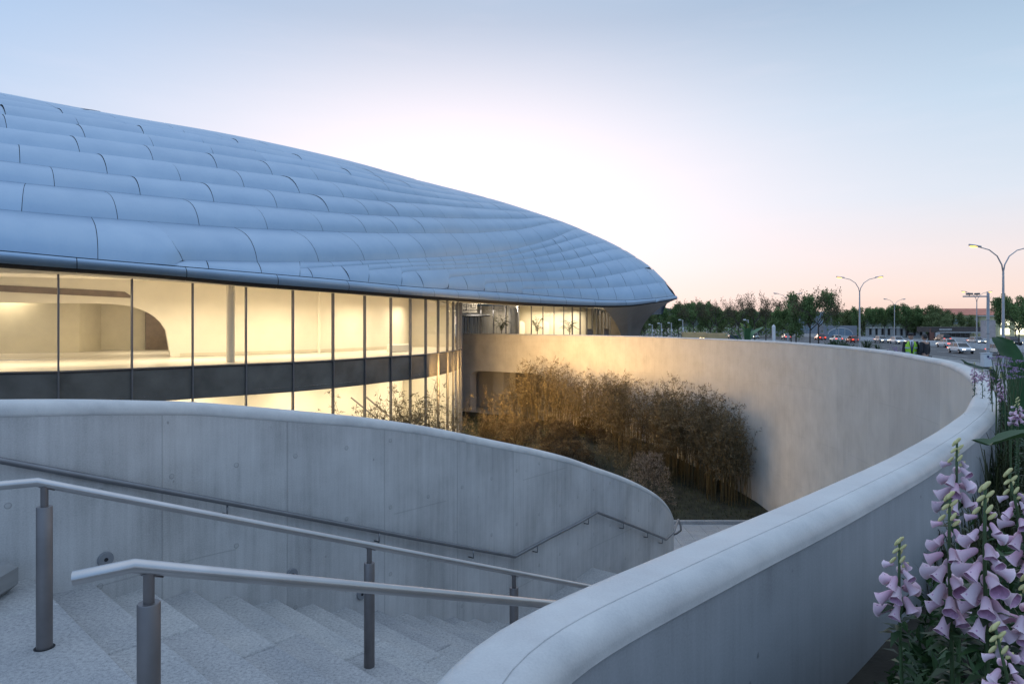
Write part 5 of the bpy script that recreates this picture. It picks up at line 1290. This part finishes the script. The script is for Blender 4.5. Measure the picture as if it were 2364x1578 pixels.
for z in (1.6, 3.2, 4.6): mb.lathe((0, 0, z), [(.165, 0), (.165, .06)], 14)
mk('clamp_band', mb, M['post'], t); 
b2_ = at(2277, 66); t = thing('control_cabinet', 'white roadside control cabinet beside the foot of the gantry pole', 'cabinet', b2_); mb = MB(); mb.box((0, 0, .75), (.8, .5, 1.3), bev=.02); mb.box((0, 0, 1.43), (.9, .6, .06)); mk('cabinet', mb, vary(mat('white_cabinet', (.6, .62, .64), .5), 3, .1), t); mb = MB(); mb.box((0, 0, .05), (.9, .6, .1)); mk('plinth', mb, M['soil'], t); mb = MB(); mb.box((0, -.26, 1.1), (.2, .02, .2)); mk('warning_plate', mb, mat('dark_plate', (.03, .05, .12), .5), t)
# gate pillar, gatehouse, school-like yellow building
def bld(name, label, cat, px, d, rz=0.0): b_ = at(px, d); b_.z = STREET; return thing(name, label, cat, b_, rz)
t = bld('gate_pillar', 'pale pink stone gate pillar beside the gantry pole', 'pillar', 2281, 150); mb = MB()
for k in range(4): mb.box((0, 0, .6 + 1.2 * k), (2.5, 1.2, 1.19), bev=.015)
mk('stone_block', mb, vary(mat('pink_stone', (.50, .42, .40), .8), 1.2, .15), t); mb = MB(); mb.box((0, 0, 4.87), (2.6, 1.3, .14)); mk('cap', mb, vary(mat('stone_cap', (.5, .45, .43), .8), 2, .1), t)
stone = vary(mat('dark_brown_cladding', (.075, .06, .055), .6), 1, .2); white = vary(mat('white_render', (.62, .61, .60), .8), .8, .08); brick = vary(mat('red_brick', (.22, .10, .075), .85), 3, .25)
t = bld('gatehouse', 'low flat gatehouse with dark fascia, white trim and glass doors', 'building', 2208, 168, .0)
W_ = 12.4
mb = MB(); mb.box((0, 3.0, 2.72), (W_, 6, 1.3)); mk('fascia', mb, stone, t); mb = MB(); mb.box((.6, -.15, 2.02), (W_ - 1.6, .5, .16)); mk('trim', mb, white, t)
mb = MB(); mb.box((-W_/2 + 1.5, 0, 1.0), (1.0, .5, 1.94)); mk('white_pier', mb, white, t); mb = MB(); mb.box((-W_/2 + .35, .3, 1.5), (.9, .5, 3.0)); mk('brick_pier', mb, brick, t)
mb = MB(); mb.box((.4, 3.5, 1.0), (W_ - 2, .2, 2.0)); mk('rear_wall', mb, stone, t)
for k in range(8):
    mb = MB(); mb.box((-3.9 + k * 1.15, .5, .98), (1.09, .03, 1.94)); o = mk('glass_door', mb, M['glass_grey'], t); mb = MB(); mb.box((-4.46 + k * 1.15, .48, .98), (.06, .08, 1.94)); mk('door_frame', mb, M['mullion'], o)
sgn = tag(D.objects.new('gatehouse_sign', None), 'small pale sign plate with illegible characters on the dark gatehouse fascia', 'sign'); COL.objects.link(sgn); sgn.location = t.location + Vector((-2.7, -.02, 2.72))
mb = MB(); mb.box((0, 0, 0), (3.1, .06, .46)); mk('plate', mb, vary(mat('sign_plate', (.42, .41, .40), .6), 2, .1), sgn); mb = MB(); rnd = random.Random(4)
for k in range(12): mb.box((-1.35 + k * .245, -.04, rnd.uniform(-.02, .02)), (.03 + .14 * rnd.random(), .02, .05 + .16 * rnd.random()))
mk('marks', mb, mat('sign_mark', (.15, .14, .14), .6), sgn)
yel = vary(mat('pale_yellow_render', (.62, .56, .33), .85), .6, .08); tile = vary(mat('red_roof_tile', (.55, .20, .13), .8), .7, .2, stretch=(1, 1, 6)); blue = vary(mat('bluish_window', (.22, .29, .36), .2), 1, .25)
t = bld('yellow_building', 'pale yellow two storey building with a red tiled roof behind the gatehouse', 'building', 2262, 215, -.06)
mb = MB(); mb.box((2, 6, 3.4), (30, 12, 6.8)); mk('wall', mb, yel, t)
mb = MB(); mb.add([(-13.4, -.7, 6.82), (17.4, -.7, 6.82), (17.4, 12.7, 6.82), (-13.4, 12.7, 6.82), (-9, 5.8, 9.0), (13, 5.8, 9.0)], [(0, 1, 5, 4), (1, 2, 5), (2, 3, 4, 5), (3, 0, 4), (3, 2, 1, 0)]); mk('roof', mb, tile, t)
for k in range(8):
    for z in (1.7, 4.9):
        mb = MB(); mb.box((-11 + k * 3.6, -.03, z), (2.5, .1, 1.9)); o = mk('window', mb, white, t); mb = MB(); 
        for s_ in (-1, 1): mb.box((-11 + k * 3.6 + s_ * .6, -.09, z), (1.1, .06, 1.7))
        mk('pane', mb, blue, o)
t = bld('side_building', 'pale yellow building with bright lit windows at the right edge', 'building', 2352, 205, -.06)
mb = MB(); mb.box((5, 5, 3.2), (22, 10, 6.4)); mk('wall', mb, yel, t); mb = MB(); mb.box((5, 4.8, 6.52), (23, 11, .24)); mk('roof', mb, white, t)
litw = mat('lit_window', (1, .95, .7), .5, emit=(1, .93, .62), es=1.6)
for k in range(5):
    for z in (1.8, 4.6): mb = MB(); mb.box((-4 + k * 4.2, -.05, z), (2.6, .12, 1.9)); mk('window', mb, litw if (k + int(z)) % 3 else blue, t)
# grey glassy block behind the trees, curved-roof pavilion
t = bld('grey_building', 'grey office block glimpsed between the trees left of centre avenue', 'building', 1795, 290); gm_ = vary(mat('grey_cladding', (.25, .26, .29), .6), .6, .12)
mb = MB(); mb.box((0, 0, 4.5), (34, 14, 9)); mk('wall', mb, gm_, t)
for z in (2.0, 4.6, 7.2):
    for k in range(9): mb = MB(); mb.box((-14.4 + k * 3.6, -7.03, z), (2.9, .1, 1.5)); mk('window', mb, blue, t)
t = bld('arched_pavilion', 'small glazed pavilion with an arched window behind the cars', 'building', 1940, 185); mb = MB(); mb.box((0, 2, 1.8), (9, 4, 3.6)); mk('wall', mb, gm_, t)
mb = MB(); mb.add([(-3.3, -.03, .8)] + [(3.3 * math.cos(math.pi * (1 - k / 14)), -.03, 1.2 + 1.7 * math.sin(math.pi * k / 14)) for k in range(15)] + [(3.3, -.03, .8)], [list(range(17))[::-1]]); o = mk('window', mb, blue, t)
mb = MB(); mb.tube([(3.35 * math.cos(math.pi * (1 - k / 14)), -.06, 1.2 + 1.75 * math.sin(math.pi * k / 14)) for k in range(15)], .1, 6)
for x in (-1.2, 1.2): mb.tube([(x, -.06, .8), (x, -.06, 2.7)], .06, 6)
mk('frame', mb, white, o)
# fences
def fence(name, label, p0, p1, hgt, gap, m_, rail=True, w_=.06, z0=0.0):
    t = thing(name, label, 'fence', p0); v = Vector(p1) - Vector(p0); L = v.length; n = int(L / gap); rz = math.atan2(v.y, v.x); mb = MB()
    for k in range(n + 1): p = v * (k / n); mb.box((p.x, p.y, p.z + hgt / 2 + z0), (w_, w_, hgt), rz=rz)
    mk('picket', mb, m_, t); mb = MB()
    for z in (hgt * .18, hgt * .88):
        m2 = v * .5; mb.add([(q_.x, q_.y, q_.z + z + s_) for q_ in (Vector((0, 0, 0)), v) for s_ in (-.03, .03)] + [(q_.x, q_.y + .05, q_.z + z + s_) for q_ in (Vector((0, 0, 0)), v) for s_ in (-.03, .03)], [(0, 2, 3, 1), (4, 5, 7, 6), (1, 3, 7, 5), (0, 4, 6, 2)])
    mk('rail', mb, m_, t); return t
whitep = vary(mat('white_paint', (.66, .66, .66), .6), 3, .08)
fence('median_fence', 'long white picket barrier running along the middle of the avenue', Vector((road_x(72.6, 60), 60, RZ)), Vector((road_x(72.6, 230), 230, RZ)), .95, .42, whitep, w_=.13)
fence('kerb_fence', 'white picket fence along the far side of the avenue', Vector((road_x(91.6, 90), 90, STREET)), Vector((road_x(91.6, 165), 165, STREET)), 1.0, .55, whitep, w_=.2)
fence('dark_fence', 'dark vertical bar fence right of the dome tip', at(1470, 128), at(1580, 128), 2.3, .28, vary(mat('dark_green_steel', (.03, .045, .05), .6), 2, .2), w_=.07)
t = thing('boundary_wall', 'low white boundary wall with open bays under the far trees', 'wall', Vector((104, 212, STREET))); mb = MB(); 
a, b_ = P(2003, HY, 212), P(2150, HY, 200); v = b_ - a; v.z = 0; mb2 = MB(); rz = math.atan2(v.y, v.x); o_ = Vector((a.x - 104, a.y - 212, 0))
for k in range(11): p = o_ + v * (k / 10); mb.box((p.x, p.y, 1.3), (1.0, .6, 2.6), rz=rz)
p = o_ + v * .5; mb2.box((p.x, p.y, 2.72), (v.length + 1, .8, .24), rz=rz); mb2.box((p.x, p.y, .3), (v.length, .4, .6), rz=rz); mk('pier', mb, white, t); mk('coping', mb2, white, t); mb = MB(); mb.box((p.x, p.y + .25, 1.5), (v.length, .1, 2.2), rz=rz); mk('infill', mb, stone, t)
# planter wall, bollard lamps, white post, small lamp posts near the dome tip
p = at(1627, 57); t = thing('planter_wall', 'low tan concrete planter wall behind the far parapet', 'planter', p); mb = MB(); mb.box((-.9, 0, .68), (1.95, .5, 1.36), bev=.02); mb.box((1.0, .15, .64), (1.8, .5, 1.28), bev=.02); mk('wall', mb, vary(mat('tan_concrete', (.50, .36, .18), .8), 1.5, .15), t)
for px in (1617, 1624):
    p = at(px, 55); t = thing('bollard_lamp', 'small lit globe bollard lamp, %s of the two before the tan planter wall' % ('left' if px < 1620 else 'right'), 'bollard lamp', p, 0, 'bollard lamps'); mb = MB(); mb.lathe((0, 0, 0), [(.035, 0), (.035, .72)], 8); mk('post', mb, M['black'], t); mb = MB(); mb.ellipsoid((0, 0, .80), (.10, .10, .10), 0, 12, 8); mk('globe', mb, mat('globe_light', (1, .8, .4), .4, emit=(1, .66, .25), es=4), t, smooth=True)
p = at(1786, 62); t = thing('white_post', 'square white post with a pointed cap behind the far parapet', 'post', p); mb = MB(); top = EYE - 3 / F * 62 - p.z; mb.box((0, 0, top / 2 - .1), (.24, .24, top - .2)); mb.add([(-.12, -.12, top - .2), (.12, -.12, top - .2), (.12, .12, top - .2), (-.12, .12, top - .2), (0, 0, top)], [(0, 1, 4), (1, 2, 4), (2, 3, 4), (3, 0, 4)]); mk('shaft', mb, whitep, t); mb = MB(); mb.box((0, 0, .15), (.34, .34, .3)); mk('base', mb, whitep, t)
for px, ty, d, s_, lab in ((1576, 738, 92, -1, 'short grey lamp post with a left arm beside the dark fence'), (1527, 746, 100, -1, 'thin lamp post in front of the dark fence'), (1550, 745, 104, -1, 'slim lamp post between two others at the dark fence'), (1506, 749, 105, -1, 'lamp post nearest the dome tip at the dark fence'), (1727, 738, 80, -1, 'grey lamp post with a left arm above the far banana plant')):
    p = at(px, d); hh = EYE - (ty - HY) / F * d - p.z; t = thing('lamp_post', lab, 'lamp post', p); mb = MB(); mb.lathe((0, 0, 0), [(.09, 0), (.075, hh), (.001, hh + .01)], 8); mb.tube([(0, 0, hh - .08), (-.4, 0, hh - .04)], .035, 6); mk('pole', mb, M['pole'], t); mb = MB(); mb.box((-.42, 0, hh), (.3, .2, .16), bev=.03); mk('lamp_head', mb, whitep, t); mb = MB(); mb.box((.05, -.1, hh * .62), (.2, .16, .34), bev=.02); mk('control_box', mb, whitep, t)
# cars
M['tyre'] = mat('tyre', (.02, .02, .02), .8); M['rim'] = mat('rim', (.5, .5, .52), .3, .9); M['carglass'] = vary(mat('car_glass', (.02, .025, .03), .06), 1, .2)
M['tail'] = mat('tail_light', (.6, .02, .01), .3, emit=(1, .08, .03), es=2.2); M['head'] = mat('head_light', (1, 1, .9), .3, emit=(1, .93, .7), es=5)
def car(name, paint, L=4.6, W=1.82, Hh=1.48, van=False):
    t = thing(name, 'x', 'car', (0, 0, 0)); hw = W / 2
    # side stations: x, sill z, belt z, half width
    st_ = [(-L/2, .45, .78, .80), (-L/2 + .12, .30, .86, .92), (-L/2 + .55, .24, .93, 1), (-L*.18, .22, .95, 1), (L*.08, .22, .94, 1), (L*.24, .22, .90, 1), (L/2 - .75, .24, .80, .98), (L/2 - .2, .28, .68, .90), (L/2, .42, .58, .76)]
    if van: st_ = [(a, b__, c_ + .15 if a < L * .3 else c_ + .1, e) for a, b__, c_, e in st_]
    mb = MB(); rows = []
    for x, z0, z1, w_ in st_:
        y = hw * w_; rows.append([(x, -y * .86, z0), (x, -y, z0 + .16), (x, -y * 1.0, (z0 + z1) / 2 + .05), (x, -y * .95, z1 - .05), (x, -y * .86, z1), (x, y * .86, z1), (x, y * .95, z1 - .05), (x, y, (z0 + z1) / 2 + .05), (x, y, z0 + .16), (x, y * .86, z0)])
    mb.grid([r[::-1] for r in rows], 0, closed=True); n = len(rows); mb.f += [list(range(10)), [(n - 1) * 10 + k for k in range(10)][::-1]]; mb.mi += [0, 0]; mk('body', mb, paint, t, smooth=True, angle=35)
    cab = [(-L*.43, 0), (-L*.30, 1), (L*.06, 1), (L*.23, 0)] if not van else [(-L*.47, 0), (-L*.43, 1), (L*.14, 1), (L*.30, 0)]
    zb = .90 if not van else 1.05
    def cabin(gr_, zt): 
        return [[(x, -hw * (.84 - .16 * up_) + 0, zb + (zt - zb) * up_ - gr_), (x, hw * (.84 - .16 * up_), zb + (zt - zb) * up_ - gr_)] for x, up_ in cab]
    c_ = cabin(0, Hh); mb = MB(); vs = [p for r_ in c_ for p in r_]; mb.add(vs, [(0, 2, 3, 1), (4, 6, 7, 5), (0, 6, 4, 2), (1, 3, 5, 7)]); mk('window', mb, M['carglass'], t)
    mb = MB(); r_ = .035; tp_ = [Vector(c_[1][0]), Vector(c_[1][1]), Vector(c_[2][1]), Vector(c_[2][0])]; mb.add([p + Vector((0, 0, .005)) for p in tp_] + [p + Vector(((.06 if i > 1 else -.06) * -1, (.06 if p.y < 0 else -.06), .05)) for i, p in enumerate(tp_)], [(0, 1, 5, 4), (1, 2, 6, 5), (2, 3, 7, 6), (3, 0, 4, 7), (4, 5, 6, 7)]); 
    for i in (0, 1):
        mb.tube([Vector(c_[0][i]), Vector(c_[1][i])], r_, 6); mb.tube([Vector(c_[2][i]), Vector(c_[3][i])], r_, 6); m1 = (Vector(c_[1][i]) + Vector(c_[2][i])) * .5; mb.tube([m1, Vector((m1.x, math.copysign(hw * .86, m1.y), zb - .02))], r_, 6)
    mk('roof', mb, paint, t)
    for x in (-L * .30, L * .30):
        for s_ in (-1, 1):
            Mx = Matrix.Rotation(R(90), 3, 'X'); mb = MB(); y = s_ * hw * .93; mb.lathe((x, y + .1, .32), [(.2, 0), (.32, .02), (.33, .10), (.32, .19), (.2, .21)], 18, 0, Mx); w_ = mk('wheel', mb, M['tyre'], t, smooth=True)
            mb = MB(); mb.lathe((x, y + (.115 if s_ > 0 else -.115), .32), [(.01, 0), (.2, .0), (.2, .02)], 14, 0, Mx); mk('rim', mb, M['rim'], w_)
    for s_ in (-1, 1):
        mb = MB(); mb.box((-L/2 + .03, s_ * hw * .68, .74), (.1, .36, .15), bev=.02); mk('tail_light', mb, M['tail'], t)
        mb = MB(); mb.box((L/2 - .1, s_ * hw * .64, .60), (.16, .34, .12), bev=.02); mk('headlight', mb, M['head'], t)
    mb = MB(); mb.box((-L/2 - .005, 0, .55), (.02, .5, .14)); mk('number_plate', mb, whitep, t); return t
def paint(n, c): return vary(mat(n, c, .25, .1, .7), 1, .05)
CW = car('parked_car', paint('white_car_paint', (.70, .70, .70))); CW['label'] = 'x'
CS = car('car', paint('silver_car_paint', (.38, .39, .40), ), Hh=1.46); CB = car('car', paint('black_car_paint', (.03, .032, .036)), 4.7, 1.86, 1.68, True); CR = car('car', paint('red_car_paint', (.35, .05, .04))); CV = car('van', paint('dark_van_paint', (.06, .05, .05)), 5.4, 2.0, 2.2, True); CV['category'] = 'van'
CW.name = 'car'
away = R(90) - math.atan(BR); to = away + math.pi
for pr, px, d, rz, lab in ((CW, 2218, 98, to, 'white car approaching in the near lane, left of the gantry pole'), (CS, 2310, 92, to, 'silver car approaching behind the gantry pole at the right'), (CW, 2072, 142, to, 'white car approaching just left of the man in the vest'), (CS, 2035, 150, to, 'silver car approaching left of the white one by the men'), (CB, 2176, 158, away, 'dark tall car in front of the gatehouse, right of the two men'),
                          (CR, 1968, 150, away, 'red car driving away beside the lit street lamp'), (CW, 1930, 158, away, 'white car driving away left of the red car'), (CR, 1893, 172, away, 'red car partly behind the trunk of the tallest tree'), (CW, 1742, 190, to, 'white car far off left of the white post'), (CS, 1815, 180, away, 'silver car far off with amber lights right of the white post'),
                          (CW, 2185, 122, away, 'white car driving away right of the man in the dark suit'), (CB, 2335, 132, to, 'dark car waiting behind the banana plant'), (CS, 2255, 140, to, 'silver car in front of the stone gate pillar'), (CV, 1690, 112, away, 'dark van with red tail lights right of the tan planter wall')):
    p = at(px, d); p.z = gl(p.x, p.y) + .008; place(pr, p, rz, 1.0, lab, None)
# ================================================================== PEOPLE (standing beyond the parapet)
def skinned(name, nodes, edges, m_, parent, sub=2, root=0):
    me = D.meshes.new(name); me.from_pydata([n[0] for n in nodes], edges, []); ob = D.objects.new(name, me); COL.objects.link(ob)
    md = ob.modifiers.new('skin', 'SKIN'); md.use_smooth_shade = True
    for i, n in enumerate(nodes):
        sv = me.skin_vertices[0].data[i]; r_ = n[1]; sv.radius = r_ if isinstance(r_, tuple) else (r_, r_); sv.use_root = (i == root)
    sb_ = ob.modifiers.new('sub', 'SUBSURF'); sb_.levels = sub; sb_.render_levels = sub
    dg = bpy.context.evaluated_depsgraph_get(); m2 = D.meshes.new_from_object(ob.evaluated_get(dg)); D.objects.remove(ob); D.meshes.remove(me)
    m2.name = name; m2.materials.clear(); m2.materials.append(m_); o = D.objects.new(name, m2); COL.objects.link(o); o.parent = parent
    m2.polygons.foreach_set('use_smooth', [True] * len(m2.polygons)); return o
M['skin'] = vary(mat('skin', (.42, .25, .18), .55), 12, .1); M['hair'] = vary(mat('black_hair', (.012, .011, .012), .5), 60, .4, bump=.5, bscale=200); M['suit'] = vary(mat('dark_suit', (.022, .022, .028), .8), 9, .3); M['shirt'] = vary(mat('white_shirt', (.66, .68, .72), .7), 9, .06); M['vest'] = vary(mat('lime_vest', (.36, .68, .05), .6), 9, .1); M['band'] = mat('reflective_band', (.42, .47, .52), .35); M['tie'] = mat('navy_tie', (.02, .03, .09), .6)
def person(label, loc, rz, vest, arms):
    """faces local -Y"""
    t = thing('person', label, 'person', loc, rz); t.scale = (.93, .93, .93)
    N_ = [((0, 0, .95), (.16, .11)), ((0, 0, 1.12), (.145, .10)), ((0, .01, 1.32), (.175, .115)), ((0, .01, 1.44), (.12, .085)), ((0, .0, 1.52), .055), ((0, -.01, 1.58), .06),
          ((.10, 0, .88), .09), ((.11, -.01, .50), .062), ((.115, .02, .10), .042), ((.12, -.12, .04), .04), ((-.10, 0, .88), .09), ((-.11, -.01, .50), .062), ((-.115, .02, .10), .042), ((-.12, -.12, .04), .04),
          ((.19, .01, 1.43), .062), ((.24, .02, 1.14), .044), (arms[0], .034), ((-.19, .01, 1.43), .062), ((-.24, .02, 1.14), .044), (arms[1], .034)]
    E_ = [(0, 1), (1, 2), (2, 3), (3, 4), (4, 5), (0, 6), (6, 7), (7, 8), (8, 9), (0, 10), (10, 11), (11, 12), (12, 13), (3, 14), (14, 15), (15, 16), (3, 17), (17, 18), (18, 19)]
    for s_, w_ in ((1, 16), (-1, 19)):      # palms, four fingers and a thumb
        a = Vector(arms[0] if s_ > 0 else arms[1]); e = Vector((.24 * s_, .02, 1.14)); d_ = (a - e).normalized(); sd_ = d_.cross(Vector((1, 0, 0))).normalized()
        i0 = len(N_); N_.append((tuple(a + d_ * .06), (.034, .02))); E_.append((w_, i0))
        for k in range(4): f_ = a + d_ * .09 + sd_ * (.024 - .016 * k); g_ = f_ + d_ * (.055 - .006 * abs(k - 1)) + Vector((-s_ * .015, 0, 0)); i = len(N_); N_ += [(tuple(f_), .009), (tuple(g_), .0075)]; E_ += [(i0, i), (i, i + 1)]
        f_ = a + d_ * .05 + sd_ * .045; i = len(N_); N_ += [(tuple(f_), .010), (tuple(f_ + d_ * .035 + sd_ * .012), .008)]; E_ += [(w_, i), (i, i + 1)]
    body = skinned('body', N_, E_, M['skin'], t)
    # head: one shaped surface with brow, nose, mouth, chin and ears, joined into the body mesh
    hm = MB(); rows = []; nu, nv = 28, 22
    for i in range(nv + 1):
        th = math.pi * i / nv; r_ = []
        for k in range(nu):
            ph = 6.28318 * k / nu; x, y, z = math.sin(th) * math.cos(ph), math.sin(th) * math.sin(ph), -math.cos(th)
            fr = max(0, -y); w_ = 1 - .18 * max(0, -z) ** 1.2; px_, py_, pz_ = .074 * x * w_, .094 * y * (1 - .10 * max(0, -z)), .118 * z
            nose = math.exp(-((x / .16) ** 2)) * math.exp(-((z + .12) / .2) ** 2) * (fr > .3); eye = math.exp(-(((abs(x) - .36) / .15) ** 2)) * math.exp(-((z - .08) / .12) ** 2) * (fr > .3)
            mouth = math.exp(-((x / .3) ** 2)) * math.exp(-((z + .5) / .06) ** 2) * (fr > .3); brow = math.exp(-((z - .24) / .09) ** 2) * (fr > .5); ear = math.exp(-(((y - .05) / .16) ** 2)) * math.exp(-((z + .02) / .24) ** 2) * (abs(x) > .8)
            r_.append((px_ + math.copysign(.012, x) * ear, py_ - .022 * nose + .008 * eye + .004 * mouth - .004 * brow, 1.645 + pz_))
        rows.append(r_)
    hm.grid(rows, 0, closed=True)
    tmp = mk('head', hm, M['skin'], None, smooth=True); import bmesh
    bmj = bmesh.new(); bmj.from_mesh(body.data); bmj.from_mesh(tmp.data); bmj.to_mesh(body.data); bmj.free(); D.objects.remove(tmp)
    body.data.polygons.foreach_set('use_smooth', [True] * len(body.data.polygons))
    ey = MB()
    for s_ in (-1, 1): ey.ellipsoid((.027 * s_, -.083, 1.654), (.012, .006, .007), 0, 8, 6)
    mk('eyes', ey, M['hair'], t)
    hr_ = MB(); rows = []; rr = random.Random(7)
    for i in range(13):
        th = math.pi * (.02 + .60 * i / 12); r_ = []
        for k in range(28):
            ph = 6.28318 * k / 28; y = math.sin(ph); cut = th if y > -.2 else min(th, math.pi * (.34 + .1 * (1 + y))); j = 1 + rr.uniform(-.03, .03)
            r_.append((.084 * math.sin(cut) * math.cos(ph) * j, .104 * math.sin(cut) * y * j + .006, 1.652 + .126 * math.cos(cut) * j))
        rows.append(r_)
    hr_.grid(rows, 0, closed=True); mk('hair', hr_, M['hair'], t, smooth=True)
    inf = .017
    up_n = [(N_[i][0], tuple(q_ + inf for q_ in (N_[i][1] if isinstance(N_[i][1], tuple) else (N_[i][1],) * 2))) for i in (0, 1, 2, 3, 14, 15, 17, 18)]
    up_n += [(tuple(Vector(N_[15][0]).lerp(Vector(N_[16][0]), .93)), (.047, .047)), (tuple(Vector(N_[18][0]).lerp(Vector(N_[19][0]), .93)), (.047, .047))]
    skinned('jacket', up_n, [(0, 1), (1, 2), (2, 3), (3, 4), (4, 5), (5, 8), (3, 6), (6, 7), (7, 9)], M['suit'], t)
    tr = [(N_[i][0], tuple(q_ + .014 for q_ in (N_[i][1] if isinstance(N_[i][1], tuple) else (N_[i][1],) * 2))) for i in (0, 6, 7, 8, 10, 11, 12)]
    skinned('trousers', tr, [(0, 1), (1, 2), (2, 3), (0, 4), (4, 5), (5, 6)], M['suit'], t)
    cl_ = MB(); cl_.lathe((0, 0, 1.475), [(.098, 0), (.082, .03), (.068, .055), (.064, .05)], 20); mk('collar', cl_, M['shirt'], t, smooth=True)
    sh = MB(); sh.add([(-.065, -.128, 1.46), (.065, -.128, 1.46), (.02, -.152, 1.2), (-.02, -.152, 1.2), (0, -.118, 1.50)], [(0, 3, 2, 1), (0, 1, 4)]); mk('shirt_front', sh, M['shirt'], t)
    tm = MB(); tm.add([(-.018, -.134, 1.475), (.018, -.134, 1.475), (.03, -.163, 1.16), (0, -.165, 1.11), (-.03, -.163, 1.16)], [(0, 4, 3, 2, 1)]); mk('tie', tm, M['tie'], t)
    shoe = MB()
    for s_ in (-1, 1): shoe.ellipsoid((.118 * s_, -.05, .045), (.055, .14, .05), 0, 12, 8)
    mk('shoes', shoe, M['hair'], t, smooth=True)
    if vest:
        vm = MB(); rows = []
        for z, a, b__ in ((.98, .205, .15), (1.1, .195, .145), (1.25, .212, .155), (1.36, .215, .152), (1.43, .19, .13), (1.485, .12, .10)):
            r_ = []
            for k in range(33):
                ph = R(-90 + 9 * (1 if z < 1.2 else 1 + (z - 1.2) * 8)) + (R(360 - 18 * (1 if z < 1.2 else 1 + (z - 1.2) * 8))) * k / 32; r_.append((a * math.cos(ph), .005 + b__ * math.sin(ph), z))
            rows.append(r_)
        vm.grid(rows); v_ = mk('vest', vm, M['vest'], t, smooth=True)
        for a0, nm in ((.205, 1.06), (.222, 1.24)):
            bmnd = MB(); bmnd.grid([[((a0 - .002) * math.cos(R(-70 + 320 * k / 32)), .005 + (a0 - .052) * math.sin(R(-70 + 320 * k / 32)), nm + dz_) for k in range(33)] for dz_ in (-.025, .025)]); mk('reflective_band', bmnd, M['band'], v_, smooth=True)
        cp = MB(); cp.lathe((0, .004, 1.70), [(.083, 0), (.092, .03), (.105, .055), (.07, .085), (.001, .09)], 24); c_ = mk('cap', cp, M['suit'], t, smooth=True, angle=50); pk = MB(); pk.ellipsoid((0, -.085, 1.703), (.07, .055, .008), 0, 14, 6); mk('peak', pk, M['hair'], c_, smooth=True)
    return t
p = P(2103, HY, 23.6); person('man in a lime high visibility vest and cap over a white shirt and tie', (p.x, p.y, gl(p.x, p.y) + .0), R(-18), True, [(.24, -.14, .93), (-.24, -.12, .92)])
p = P(2134, HY, 23.4); person('man in a dark suit with black hair facing the man in the vest', (p.x, p.y, gl(p.x, p.y) + .0), R(-152), False, [(.22, -.06, .88), (-.22, -.05, .88)])
